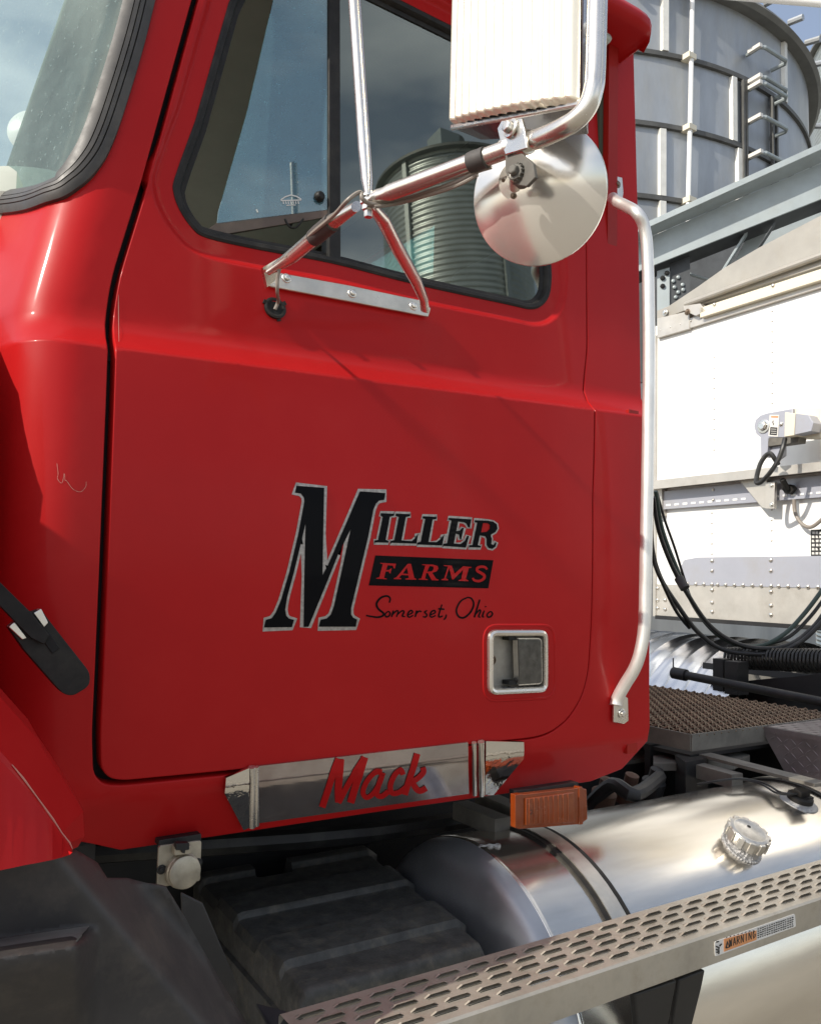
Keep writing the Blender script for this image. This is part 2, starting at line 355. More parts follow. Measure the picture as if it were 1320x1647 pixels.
def surf_panel(mb, outer, holes, mat, spacing=.016, off=0, lip=.028, sgn=1):
    """skin panel with analytic normals and rolled edges"""
    V, Fc = cdt(outer, holes, spacing, EXTRA); base = len(mb.v); nm = []
    for p in V:
        n = skn(p.x, p.y); mb.v.append(tuple(skin(p.x, p.y)+n*off)); nm.append(n)
    k = mb.mi(mat)
    for f in Fc:
        a, b, c = [V[i] for i in f]
        mb.f.append([base+i for i in (f if (b-a).cross(c-a) > 0 else f[::-1])]); mb.m.append(k)
    for li, loop in enumerate([outer]+list(holes)):
        n = len(loop); area = sum(loop[i][0]*loop[(i+1) % n][1]-loop[(i+1) % n][0]*loop[i][1] for i in range(n))
        s = (1 if area > 0 else -1)*(1 if li == 0 else -1); rings = []
        for o2, dy in ((0, 0), (.0016, -.0008), (.0024, -.0028), (.0024, -lip)):
            b0 = len(mb.v); rings.append(b0)
            for i in range(n):
                p = Vector(loop[i]); t = (Vector(loop[(i+1) % n])-Vector(loop[i-1])).normalized(); nn = Vector((t.y, -t.x))*s; q = p+nn*o2
                N = skn(q.x, q.y); mb.v.append(tuple(skin(q.x, q.y)+N*(off+dy)))
                e = (skin(p.x+nn.x*.002, p.y+nn.y*.002)-skin(p.x, p.y)).normalized()
                nm.append(N if o2 == 0 else (N+e).normalized() if o2 < .002 else (N*.2+e).normalized() if dy > -.01 else e)
        for r in range(3):
            for i in range(n):
                q = [rings[r]+i, rings[r]+(i+1) % n, rings[r+1]+(i+1) % n, rings[r+1]+i]
                mb.f.append(q if s < 0 else q[::-1]); mb.m.append(k)
    return nm
# ================================================================= THE SETTING
def sheet(name, size, z, mat, loc=(0, 0), kind='structure'):
    mb = MB(); s = size/2; mb.add([(loc[0]-s, loc[1]-s, z), (loc[0]+s, loc[1]-s, z), (loc[0]+s, loc[1]+s, z), (loc[0]-s, loc[1]+s, z)], [(0, 1, 2, 3)], mat)
    return tag(mb.build(name), kind=kind)
sheet('ground', 1600, 0, 'gravel')
# ================================================================= THE TRUCK
T = thing('semi_truck', 'red semi truck cab with lettered door and polished fuel tank, parked beside the camera', 'truck', (.8, 2.1, 0))
# ---- door
door_px = [(AZp(*q)) for q in [(189, 480), (189, 560), (180, 800), (172, 1000), (164, 1180), (166, 1235), (178, 1250), (200, 1253), (380, 1236), (620, 1211), (860, 1184), (885, 1176), (912, 1155), (934, 1120), (944, 1080), (949, 1000), (951, 800), (950, 655), (942, 560), (941, 400)]]
xr2 = door_px[-1][0]; ztop = zt+.10; tl = AZp(322, 0)
door_poly = door_px+[(xr2-.004, ztop-.05), (xr2-.05, ztop), (tl[0]+(ztop-tl[1])*.19+.03, ztop), (tl[0]+(ztop-tl[1])*.19-.0, ztop-.04), tl, AZp(240, 300), AZp(197, 440)]
def cen(poly): return (sum(p[0] for p in poly)/len(poly), sum(p[1] for p in poly)/len(poly))
door_poly = resample(rnd(door_poly, .02, 3), .03)
# handle opening
def hq(x, y): return (770+x/10.154, 1000+y/10.154)
hbez = [AZp(*hq(*q)) for q in [(125, 125), (1105, 125), (1105, 1150), (125, 1200)]]
hhole = resample(rnd(hbez, .02), .02)
hhole_in = offs(hhole, -.004)
mb = MB(); nm = surf_panel(mb, door_poly, [WINo, hhole_in], 'red_paint'); 
door = mb.build('door', T, normals=nm); door['label'] = 'red driver door with black and silver farm lettering'
# ---- cab body: side skin behind/around the door, wrapping round the front corner
opening = offs(door_poly, .0075)
def fgap(poly):  # wider gap along the front and bottom edges, as the photograph shows
    out = []
    for x, z in poly:
        x -= .0075*(1-sstep(.02, .05, x-(.285+.20*max(0, z-2.03))))
        z -= .004*(1-sstep(1.37, 1.40, z))*(1-sstep(.7, .9, x))
        out.append((x, z))
    return out
opening = fgap(opening)
ws_px = [(0, 343), (45, 337), (90, 322), (128, 300), (158, 268), (180, 225), (205, 150), (228, 72), (246, 0)]
ws = [AZp(*q) for q in ws_px]
sl = (ws[-1][0]-ws[-3][0])/(ws[-1][1]-ws[-3][1])
ws = [tuple(v)[:2] for v in catmull([Vector((*p, 0)) for p in ws], 5)]
ws_poly = [(-1.3, 2.12), (-.5, ws[0][1]-.004), (-.2, ws[0][1]-.003)]+ws+[(ws[-1][0]+(3.05-ws[-1][1])*sl-.03, 3.05), (-1.3, 3.1)]
ws_poly = resample(ws_poly, .02)
xb = AZp(1041, 1100)[0]
cab_poly = [(-1.4, 3.2), (-1.4, 1.34), (.10, 1.34)]+[AZp(*q) for q in [(150, 1356), (195, 1366), (340, 1345), (600, 1306), (831, 1273), (950, 1256), (1000, 1236), (1040, 1192)]]+[AZp(1043, 1100), AZp(1036, 800), AZp(1030, 640), AZp(1026, 400), AZp(1018, 90)]
cab_poly += [(cab_poly[-1][0], 2.96), (.7, 2.98), (.6, 3.2)]
cab_poly = resample(cab_poly, .035)
mb = MB(); nm = surf_panel(mb, cab_poly, [opening, ws_poly], 'red_paint', spacing=.02)
body = mb.build('cab_body', T, normals=nm)
# dark door surround (door frame seen in the gap), just behind the skin
mb = MB(); fr_o = offs(door_poly, .06); fr_i = offs(door_poly, -.03)
V, Fc = cdt(resample(fr_o, .05), [resample(fr_i, .05)]); mb.add([skin(p.x, p.y)-skn(p.x, p.y)*.030 for p in V], Fc, 'black_gap')
mb.build('door_frame', body)
# vertical swage on the rear pillar, rear corner wall, roof, floor and back wall
mb = MB(); xe = cab_poly[-1][0]; yb = D+.16
mb.box((xb-.015, 2.13, 2.09), (.03, 1.80, 1.62), 'red_dark')
bw = mb
rw_t = P(716, 350, 0, xb-.02); zr = rw_t.z
mb = MB()
def wallx(mb, x, y0, y1, z0, z1, hy0, hy1, hz0, hz1, t, mat):
    for a, b, c, d in ((y0, hy0, z0, z1), (hy1, y1, z0, z1), (hy0, hy1, z0, hz0), (hy0, hy1, hz1, z1)): mb.box((x, (a+b)/2, (c+d)/2), (t, b-a, d-c), mat)
wallx(mb, xb-.03, D+.02, 3.05, 1.30, 2.03, 1.5, 2.7, 1.99, 2.0, .03, 'red_dark')
wallx(mb, xb-.03, D+.085, 3.02, 2.0305, 2.93, rw_t.y, rw_t.y+.9, zr-.42, zr, .03, 'red_dark')
wallx(mb, xb-.053, D+.10, 3.02, 1.35, 2.92, rw_t.y, rw_t.y+.9, zr-.42, zr, .012, 'interior')
mb.build('rear_wall', body)
mb = MB(); mb.box((xb-.03, rw_t.y+.45, zr-.21), (.006, .9, .42), 'glass_rear'); mb.build('rear_window', T)
# roof with a rolled gutter lip
mb = MB(); gz = P(1026, 66, 1, D+.05).z
prof = [(D+.115, gz-.012), (D+.02, gz-.006), (D+.004, gz+.006), (D+.002, gz+.022), (D+.012, gz+.04), (D+.04, gz+.06), (D+.09, gz+.12), (D+.16, gz+.19), (D+.30, gz+.24), (D+.9, gz+.26), (D+1.75, gz+.2), (D+1.87, gz+.02), (D+1.87, gz-.012)]
xs = [.46, .48, .50, .6, .9, 1.2, xb-.03, xb, xb+.015, xb+.027, xb+.032]; vs = []
for x in xs:
    k = 0 if x < xb else {0: .002, 15: .010, 27: .025, 32: .046}[int(round((x-xb)*1000))]; kf = .10 if x < .47 else .05 if x < .49 else 0
    for y, z in prof: vs.append((x, y+(k if y < 2 else -k)+kf, z-(k+kf)*(.6 if z > gz else 0)))
n = len(prof); fs = [(i*n+j, i*n+j+1, (i+1)*n+j+1, (i+1)*n+j) for i in range(len(xs)-1) for j in range(n-1)]+[tuple(range(n)), tuple((len(xs)-1)*n+j for j in range(n))[::-1]]
mb.add(vs, fs, 'red_paint'); mb.build('roof', body, sharp=85)
# interior
mb = MB()
mb.box((.82, 2.12, 1.36), (1.0, 1.75, .03), 'interior'); mb.box((.8, 2.12, gz-.03), (1.05, 1.75, .02), 'interior_light')
mb.box((.9, 3.06, 1.75), (1.1, .03, .75), 'interior'); mb.box((.9, 3.04, 2.78), (1.1, .03, .14), 'interior')
mb.box((.66, 3.04, 2.42), (.06, .03, .6), 'interior'); mb.box((1.27, 3.04, 2.42), (.16, .03, .6), 'interior')
mb.tube([(.42, 3.0, 1.9), (.42, 3.0, 2.1), (.56, 3.0, 2.9)], .05, 'interior_light', 12); mb.build('cab_interior', body, bevel=.01)
mb = MB()
mb.tube([(.30, 1.42, 2.04), (.34, 1.8, 2.07), (.34, 2.4, 2.07), (.30, 2.9, 2.04)], (.10), 'interior_light', 20, 4)
mb.box((.42, 2.12, 1.85), (.16, 1.5, .36), 'interior_light'); dc = P(52, 325, 1, 1.62); mb.lathe(dc-Vector((0, 0, .05)), (-.2, -.3, 1), [(.15, 0), (.14, .05), (.10, .085), (.05, .10), (0, .105)], 'interior_light', 28)  # pale dome added to carry the highlight on the dash
mb.build('dashboard', body, bevel=.03, seg=4)
mb = MB()
for y in (1.62,):
    mb.box((.98, y, 1.66), (.5, .5, .14), 'seat_cloth'); mb.box((1.22, y, 2.0), (.12, .48, .62), 'seat_cloth', Matrix.Rotation(R(10), 4, 'Y')); mb.box((1.27, y, 2.38), (.08, .26, .18), 'seat_cloth')
mb.build('seat', body, bevel=.04, seg=4)
mb = MB(); c = Vector((.56, 1.62, 2.0)); ax = Vector((-.55, 0, .84)).normalized(); _, u, w = frame_of(ax)
mb.tube([c+(u*math.cos(t)+w*math.sin(t))*.21 for t in [2*math.pi*i/40 for i in range(41)]], .013, 'black_rubber', 8); mb.bar(c-u*.2, c+u*.2, .03, .02, 'black_rubber', w); mb.lathe(c-ax*.05, ax, [(0, 0), (.05, 0), (.05, .05), (0, .06)], 'black_rubber', 20)
mb.build('steering_wheel', body)
# inner door card just inside the skin so nothing shows through below the window
mb = MB(); inn = [(p[0], p[1]) for p in offs(door_poly, -.035) if p[1] < 2.04]; inn = [p for p in inn if p[0] > .3 or True]
mb.prism([skin(x, z)-skn(x, z)*.06 for x, z in [(.33, 1.40), (1.18, 1.40), (1.19, 2.06), (.33, 2.06)]], (0, .03, 0), 'interior'); mb.build('door_trim', door)
# ---- windshield gasket + glass
def loop_tube(mb, pts, prof, mat):   # prof: (out, up) around path on skin
    n = len(pts); m = len(prof); vs = []
    for i, (x, z) in enumerate(pts):
        t = (Vector(pts[(i+1) % n])-Vector(pts[i-1])).normalized(); q = Vector((x, z)); N = skn(x, z); p0 = skin(x, z)
        side = (skin(x+t.y*.003, z-t.x*.003)-p0).normalized()
        for o, h in prof: vs.append(p0+side*o+N*h)
    fs = [(i*m+j, i*m+(j+1) % m, ((i+1) % n)*m+(j+1) % m, ((i+1) % n)*m+j) for i in range(n) for j in range(m)]
    mb.add(vs, fs, mat)
def orient(p): 
    a = sum(p[i][0]*p[(i+1) % len(p)][1]-p[(i+1) % len(p)][0]*p[i][1] for i in range(len(p))); return p if a > 0 else p[::-1]
mb = MB(); g = orient(ws_poly)
prof = [(.004, -.006), (.004, .006), (-.002, .010), (-.0075, .0115), (-.0085, .0085), (-.0095, .012), (-.015, .013), (-.016, .0098), (-.017, .013), (-.023, .0125), (-.024, .009), (-.025, .0115), (-.034, .009), (-.042, .003), (-.043, -.006)]
loop_tube(mb, g, prof, 'gasket'); mb.build('windshield_seal', T, sharp=30)
mb = MB(); V, Fc = cdt(g, [], .03); mb.add([skin(p.x, p.y)-skn(p.x, p.y)*.004 for p in V], Fc, 'glass_shield'); nn = [skn(p.x, p.y) for p in V]; mb.build('windshield', T, normals=nn)
# ---- door window: seal, divider, glass, vent pane
mb = MB(); g = orient(WINo)
prof = [(.001, -.02), (.001, .0015), (-.003, .0035), (-.010, .002), (-.013, -.003), (-.014, -.008), (-.022, -.010), (-.023, -.022)]
loop_tube(mb, g, prof, 'black_rubber'); mb.build('window_seal', door, sharp=30)
dv0 = AZp(530, 5); dv1 = AZp(535, 418); dvx = dv1[0]+.004
wg = offs(g, -.018)
def clipx(poly, x, keep_right):
    out = []; n = len(poly)
    for i in range(n):
        a = poly[i]; b = poly[(i+1) % n]; ia = (a[0] >= x) == keep_right; ib = (b[0] >= x) == keep_right
        if ia: out.append(a)
        if ia != ib: t = (x-a[0])/(b[0]-a[0]); out.append((x, a[1]+t*(b[1]-a[1])))
    return out
mb = MB(); V, Fc = cdt(clipx(wg, dvx, True), []); yw = lambda p: Vector((p.x, D+.075+(p.y-2.0)*.075, p.y))
mb.add([yw(p) for p in V], Fc, 'glass_side'); mb.build('side_window', door)
zb = AZp(535, 424)[1]; mb = MB()
mb.prism([(dvx-.012, D+.062+(z-2.0)*.075, z) for z in (zb, zt+.01)]+[(dvx+.012, D+.062+(z-2.0)*.075, z) for z in (zt+.01, zb)], (0, .03, 0), 'black_rubber')
mb.build('window_divider', door, bevel=.002)
# vent pane: hinged at the divider, front edge swung outward
yv = lambda z: D+.070+(z-2.0)*.075
def vent(px, py): # plane through the divider line, swung out 13 degrees
    return PP(px, py, (dvx-.014, yv(2.3), 2.3), (-.34, -1, .075))
vp = [vent(*q) for q in [(527, -60), (527, 338), (350, 360), (352, 340), (398, 180), (440, 0), (455, -60)]]
mb = MB(); mb.prism(vp, (0, .004, 0), 'glass_vent'); mb.build('vent_window', door)
mb = MB(); a = vent(330, 372); b = vent(349, 362); c = vent(528, 339); mb.prism([a, vent(349, 358), vent(528, 336), vent(528, 349), vent(345, 380)], (0, .008, 0), 'vent_trim')
k = vent(511, 318)+Vector((0, -.001, 0)); mb.lathe(k, (.2, -1, .1), [(.009, 0), (.0095, .004), (.008, .010), (.0065, .012), (0, .012)], 'black_rubber', 24)
mb.bar(vent(478, 350)+Vector((0, .01, 0)), vent(470, 362)+Vector((0, .01, 0)), .006, .004, 'black_rubber'); mb.tube([vent(458, 352), vent(465, 364), vent(476, 366), vent(488, 352)], .0022, 'black_rubber', 6, 3)
mb.build('vent_frame', door, bevel=.001)
mb = MB()      # the small white mark on the vent pane
def ribbon(mb, pts, w, mat, fn, closed=False, h=0.0):
    n = len(pts); vs = []
    if closed: pts = list(pts)
    for i in range(n):
        p = Vector(pts[i]); a = Vector(pts[i-1]) if (i > 0 or closed) else p; b = Vector(pts[(i+1) % n]) if (i < n-1 or closed) else p
        t = (b-a).normalized(); nn = Vector((-t.y, t.x))
        ww = w[i] if isinstance(w, (list, tuple)) else w
        if closed or 0 < i < n-1:
            e1 = (p-a).normalized(); e2 = (b-p).normalized(); cc = max(.45, math.sqrt(max(0, (1+e1.dot(e2))/2))); ww = ww/cc if cc < .97 else ww
        vs += [p+nn*ww, p-nn*ww]
    W3 = [fn(v.x, v.y) for v in vs]; fs = [(2*i, 2*i+1, 2*((i+1) % n)+1, 2*((i+1) % n)) for i in range(n if closed else n-1)]
    mb.add(W3, fs, mat)
vf = lambda x, y: vent(x, y)+Vector((.0002, -.0012, 0))
ribbon(mb, [(451, 322), (458, 317), (467, 314), (476, 316), (484, 321)], 1.0, 'label_white', vf)
ribbon(mb, [(451, 323), (484, 322)], .9, 'label_white', vf)
for i, x in enumerate(range(455, 482, 4)): ribbon(mb, [(x, 324), (x+.8, 328.5)], .8, 'label_white', vf)
ribbon(mb, [(460, 330.5), (475, 330)], .7, 'label_white', vf)
ribbon(mb, [(412, 337), (414, 342)], 1.2, 'label_white', vf)
mb.build('glass_sticker', door)
# ---- door lettering -------------------------------------------------
def crop(ox, oy, s):
    return lambda p: (ox+p[0]/s, oy+p[1]/s)
def glyph(mb, pts, mat, off, holes=(), cr=None, depth=.0004):
    o = [cr(p) for p in pts]; hs = [[cr(p) for p in h] for h in holes]
    V, Fc = cdt(o, hs); mb.add([PS(p.x, p.y, off) for p in V], Fc, mat)
def outline(mb, pts, w, mat, off, cr):
    q = [cr(p) for p in pts]; ribbon(mb, q, w, mat, lambda x, y: PS(x, y, off), closed=True)
cM = crop(410, 760, 6.0); cI = crop(590, 810, 6.0); cF = crop(580, 885, 5.739)
gM = [(400, 128), (666, 148), (657, 590), (650, 990), (700, 900), (800, 670), (900, 440), (1010, 182), (1255, 198), (1243, 265), (1195, 272), (1165, 300), (1140, 360), (1090, 620), (985, 1060), (925, 1310), (925, 1370), (945, 1400), (982, 1418), (970, 1488), (612, 1488), (632, 1420), (690, 1408), (730, 1370), (760, 1290), (850, 880), (922, 545), (800, 790), (700, 1040), (515, 1488), (468, 1490), (475, 1000), (487, 490), (440, 690), (370, 980), (310, 1200), (290, 1320), (300, 1380), (325, 1408), (375, 1420), (355, 1492), (85, 1495), (105, 1420), (160, 1405), (200, 1350), (250, 1230), (330, 960), (420, 580), (475, 280), (470, 240), (440, 205), (385, 195)]
gI = [(130, 92), (262, 98), (258, 118), (218, 128), (178, 350), (205, 360), (203, 378), (68, 374), (72, 356), (105, 350), (150, 130), (128, 115)]
gL1 = [(275, 96), (415, 102), (412, 122), (372, 130), (330, 355), (430, 362), (465, 330), (492, 285), (475, 387), (222, 378), (228, 360), (262, 352), (305, 130), (272, 118)]
gL2 = [(535, 122), (670, 128), (665, 150), (630, 155), (590, 370), (670, 372), (710, 340), (742, 295), (722, 405), (480, 395), (484, 375), (515, 368), (560, 150), (533, 142)]
gE = [(785, 138), (1003, 152), (988, 232), (972, 228), (955, 195), (930, 180), (875, 175), (858, 265), (890, 262), (915, 235), (930, 235), (905, 345), (893, 345), (885, 300), (852, 290), (835, 385), (900, 390), (940, 360), (965, 310), (980, 312), (950, 425), (728, 408), (732, 388), (770, 382), (812, 165), (783, 155)]
gR = [(1035, 160), (1160, 165), (1215, 175), (1248, 200), (1255, 240), (1235, 275), (1195, 298), (1190, 310), (1200, 340), (1195, 390), (1215, 400), (1235, 372), (1245, 378), (1235, 415), (1205, 437), (1170, 430), (1150, 400), (1150, 340), (1135, 315), (1085, 308), (1065, 400), (1095, 408), (1092, 425), (978, 420), (982, 402), (1015, 398), (1060, 185), (1035, 180)]
gRh = [(1115, 188), (1160, 190), (1182, 208), (1178, 245), (1150, 272), (1097, 278)]
mb = MB()
outline(mb, gM, 4.1, 'decal_silver', .0006, cM); glyph(mb, gM, 'decal_black', .0012, (), cM)
for gg in (gI, gL1, gL2, gE, gR): outline(mb, gg, 2.5, 'decal_silver', .0006, cI)
for gg in (gI, gL1, gL2, gE): glyph(mb, gg, 'decal_black', .0012, (), cI)
glyph(mb, gR, 'decal_black', .0012, (gRh,), cI)
glyph(mb, [(133, 48), (680, 70), (1222, 92), (1175, 352), (620, 338), (72, 325)], 'decal_black', .0006, (), cF)
FR = [([(178, 116), (322, 124), (312, 168), (300, 166), (292, 142), (245, 138), (230, 182), (258, 182), (278, 165), (282, 168), (270, 215), (262, 212), (256, 196), (226, 196), (212, 255), (238, 262), (236, 268), (138, 262), (140, 256), (168, 250), (200, 128), (176, 122)], ()),
      ([(430, 125), (460, 125), (490, 255), (510, 265), (508, 272), (408, 270), (408, 262), (440, 256), (436, 232), (372, 228), (350, 250), (372, 262), (370, 268), (300, 266), (302, 258), (325, 250)], ([(385, 215), (434, 218), (422, 160)],)),
      ([(562, 130), (660, 132), (705, 145), (712, 170), (695, 195), (655, 208), (690, 262), (715, 272), (712, 278), (650, 276), (615, 210), (600, 212), (590, 262), (615, 268), (612, 275), (528, 270), (530, 264), (555, 260), (592, 140), (562, 136)], ([(632, 145), (665, 150), (668, 175), (650, 195), (608, 198)],)),
      ([(762, 138), (835, 142), (862, 215), (940, 148), (1018, 155), (1015, 162), (992, 165), (965, 265), (990, 280), (988, 286), (895, 282), (898, 275), (922, 268), (940, 180), (850, 270), (838, 268), (812, 165), (780, 258), (802, 270), (800, 278), (738, 275), (740, 268), (765, 260), (800, 150), (762, 145)], ())]
for o, h in FR: glyph(mb, o, 'decal_red', .0013, h, cF)
def strokes(mb, lst, cr, w, mat, off, k=4):
    for s in lst:
        ww = w
        if isinstance(s, tuple): s, ww = s
        pts = [cr(p) for p in s]
        if len(pts) > 2: pts = [tuple(v)[:2] for v in catmull([Vector((*p, 0)) for p in pts], k)]
        n = len(pts)
        ribbon(mb, pts, [ww*(.55+.45*math.sin(math.pi*min(1, max(0, .12+.76*i/(n-1))))) if n > 2 else ww for i in range(n)], mat, lambda x, y: PS(x, y, off))
strokes(mb, [[(1160, 178), (1145, 158), (1105, 152), (1072, 165), (1072, 190), (1105, 210), (1135, 232), (1130, 262), (1090, 284), (1045, 278), (1028, 255)]], cF, 2.3, 'decal_red', .0013)
SO = [([(262, 484), (270, 445), (240, 422), (185, 438), (145, 490), (160, 540), (205, 578), (205, 602), (160, 618), (100, 612), (48, 602)], 1.7),
 [(247, 566), (225, 588), (232, 614), (257, 608), (270, 585), (257, 565), (245, 568)], [(300, 556), (283, 616)], [(290, 596), (326, 560), (344, 567), (328, 616)], [(336, 596), (376, 560), (398, 568), (382, 606), (408, 612)],
 [(435, 598), (475, 576), (468, 556), (445, 566), (430, 600), (446, 618), (482, 600)], [(516, 556), (500, 616)], [(508, 590), (535, 562), (560, 568)], [(612, 556), (588, 570), (608, 595), (596, 616), (570, 612)],
 [(640, 598), (684, 576), (678, 556), (652, 566), (637, 600), (652, 618), (690, 602)], [(748, 500), (718, 598), (728, 616), (756, 604)], [(712, 540), (770, 545)], [(788, 592), (782, 620), (764, 642)],
 ([(985, 435), (920, 470), (880, 550), (900, 610), (950, 622), (1010, 572), (1040, 500), (1020, 447), (985, 435)], 1.6), [(1096, 455), (1045, 620)], [(1058, 590), (1092, 552), (1102, 565), (1085, 610), (1102, 618)], [(1138, 556), (1120, 608), (1136, 616)], [(1146, 516), (1152, 524)],
 [(1190, 566), (1165, 590), (1170, 616), (1196, 612), (1213, 588), (1202, 568), (1188, 568)]]
strokes(mb, SO, cF, 1.35, 'decal_black', .0008)
o = mb.build('door_lettering', door); o['label'] = 'black and silver painted lettering reading MILLER FARMS Somerset, Ohio'
# small chips and scratches in the paint near the front edge
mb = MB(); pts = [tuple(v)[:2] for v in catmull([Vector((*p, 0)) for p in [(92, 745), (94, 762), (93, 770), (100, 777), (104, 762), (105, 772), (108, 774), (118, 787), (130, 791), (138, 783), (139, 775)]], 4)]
ribbon(mb, pts, [.15+.35*abs(math.sin(k*1.3)) for k in range(len(pts))], 'scratch_highlight', lambda x, y: PS(x, y, .0005))
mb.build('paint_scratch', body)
mb = MB(); ribbon(mb, [(190.6, 474), (190.8, 495), (191, 520), (191.6, 550)], [.3, .7, .5, .3], 'scratch_highlight', lambda x, y: PS(x, y, .0006))
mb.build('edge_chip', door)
# ---- door handle
def orient_in(p): return offs(p, -.0022)
def onskin(poly, off): return [skin(x, z)+skn(x, z)*off for x, z in poly]
mb = MB(); o1 = offs(hhole, 0); n = len(o1); rings = [(offs(hhole, .000), .000), (offs(hhole, -.0015), .006), (offs(hhole, -.0055), .0085), (offs(hhole, -.0095), .007), (offs(hhole, -.0105), .0045), (offs(hhole, -.0115), .0055), (offs(hhole, -.0125), .001), (offs(hhole, -.013), -.024)]
vs = []; 
for rg, h in rings: vs += onskin(rg, h)
fs = [(i*n+j, i*n+(j+1) % n, (i+1)*n+(j+1) % n, (i+1)*n+j) for i in range(len(rings)-1) for j in range(n)]
mb.add(vs, fs, 'chrome')
V, Fc = cdt(offs(hhole, -.012), []); mb.add([skin(p.x, p.y)-skn(p.x, p.y)*.022 for p in V], Fc, 'tray')
pd = [AZp(*hq(*q)) for q in [(605, 262), (1000, 262), (1010, 1012), (625, 1035)]]; pdr = rnd(pd, [.001, .010, .010, .001])
q1 = onskin(pdr, .004); q2 = onskin(pdr, -.010); mb.hexa(q1, q2, 'chrome'); mb.hexa(onskin(orient_in(pdr), .0052), onskin(orient_in(pdr), .003), 'paddle')
for q in ((545, 270), (545, 1000)):
    a = PS(*hq(*q), -.010); mb.box(a, (.016, .02, .008), 'black_rubber')
lk = PS(*hq(305, 645), -.022); mb.lathe(lk, (0, -1, 0), [(0.0095, 0), (.0095, .006), (.0075, .0065), (.0075, .0045), (0, .0045)], 'lock', 24); mb.box(lk+Vector((0, -.0047, 0)), (.0015, .001, .008), 'black_gap')
mb.build('door_handle', door, bevel=.0012)
# pressed ring around the handle
mb = MB(); rg = orient(resample(rnd([AZp(*hq(*q)) for q in [(75, 60), (1235, 60), (1245, 1240), (75, 1300)]], .03), .015))
loop_tube(mb, rg, [(-.004, -.001), (-.0015, .0016), (.0015, .0016), (.004, -.001)], 'red_paint'); mb.build('handle_recess', door)
# drain / cable grommet below the mirror plate
g0 = PS(442, 496, .001); mb = MB(); N = Vector((0, -1, .25)).normalized()
mb.lathe(g0, N, [(.019, -.003), (.0195, .002), (.0165, .0035), (.0135, .003), (.013, .0005)], 'black_rubber', 24); mb.lathe(g0, N, [(.0132, .001), (0, .001)], 'black_gap', 24)
for t in (35, 160, 290): mb.box(g0+Vector((math.cos(R(t))*.018, 0, math.sin(R(t))*.018)), (.009, .004, .007), 'black_rubber', Matrix.Rotation(R(-t), 4, 'Y'))
mb.build('cable_grommet', door)
# ---- mirror bracket
JY = .95; J = P(593, 322, 1, JY)
bp = [P(428, 428, 1, D+.025), P(690, 500, 1, D+.025)]
mb = MB()
plate = [PS(*q, .004) for q in [(428, 462), (448, 442), (560, 462), (676, 487), (688, 498), (684, 512), (560, 488), (432, 464)]]
mb.prism(plate, (0, -.006, 0), 'brushed_alu')
for q in ((457, 451), (562, 475), (660, 495)): mb.bolt(PS(*q, .010), (0, -1, .1), .0055, .006)
mb.build('mirror_base_plate', T, bevel=.0015)
def P2(px, py, y): return P(px, py, 1, y)
arm0 = P2(434, 436, D-.005); armA = P2(470, 412, D-.045); armB = P2(535, 357, D-.17)
mid = P(835, 233, 2, J.z+.006); bend = P(950, 168, 2, J.z+.006)
mb = MB(); rt = .0112
mb.tube([arm0, armA, armB, P2(573, 332, JY+.03)], [(.0135, .006), (rt*.95, rt*.95), (rt, rt), (.012, .007)], 'chrome', 16)
mb.prism([P2(423, 430, D-.01), P2(450, 414, D-.02), P2(446, 448, D-.0), P2(430, 462, D+.005)], (0, .008, 0), 'stainless')
# main arm out to the mirror and the upright at its end
a1 = J+Vector((0, -.012, .004)); X1 = J.lerp(mid, .16)
up0 = PD(968, -120, 1.0); kx = bend
yb2 = P(905, 205, 2, J.z+.008)
upx = P2(962, 60, yb2.y-.035)
ty_ = P(938, 172, 0, mid.x+.012).y-.017
path = [J+Vector((0, 0, .003)), X1, J.lerp(mid, .5), mid]; m1 = mid.y
e = P(868, 221, 2, J.z+.010)
vert = [P2(868, 222, m1+(ty_-m1)*.35), P2(902, 207, m1+(ty_-m1)*.66), P2(928, 191, m1+(ty_-m1)*.85), P2(945, 170, m1+(ty_-m1)*.95), P2(954, 143, ty_), P2(957, 110, ty_), P2(960, 0, ty_), P2(965, -160, ty_)]
allp = path+vert; cp = catmull(allp, 6)
rr = [(.013, .006)]*3+[(rt*1.0, rt*.8)]*3+[(rt, rt)]*(len(cp)-6); rr = rr[:len(cp)]
mb.tube(cp, rr, 'chrome', 20)
mb.tube([mid.lerp(e, -.28), mid.lerp(e, .0)], rt*1.06, 'stainless', 16)
# thin upper stay
mb.tube([J+Vector((0, 0, .002)), P2(590, 290, JY+.002), P2(586, 240, JY+.004), P2(570, 0, JY+.03), P2(560, -150, JY+.05)], [(.010, .004), (.009, .008), (.0088, .0088), (.0088, .0088), (.0088, .0088)], 'chrome', 16)
# diagonal stay to the rear end of the plate
mb.tube([J+Vector((0, .0, -.004)), P2(613, 350, JY+.03), P2(640, 400, D-.12), P2(668, 450, D-.06), P2(681, 480, D-.01), P2(683, 500, D+.005)], [(.012, .006), (.013, .009), (.0095, .011), (.009, .010), (.009, .008), (.010, .005)], 'chrome', 14)
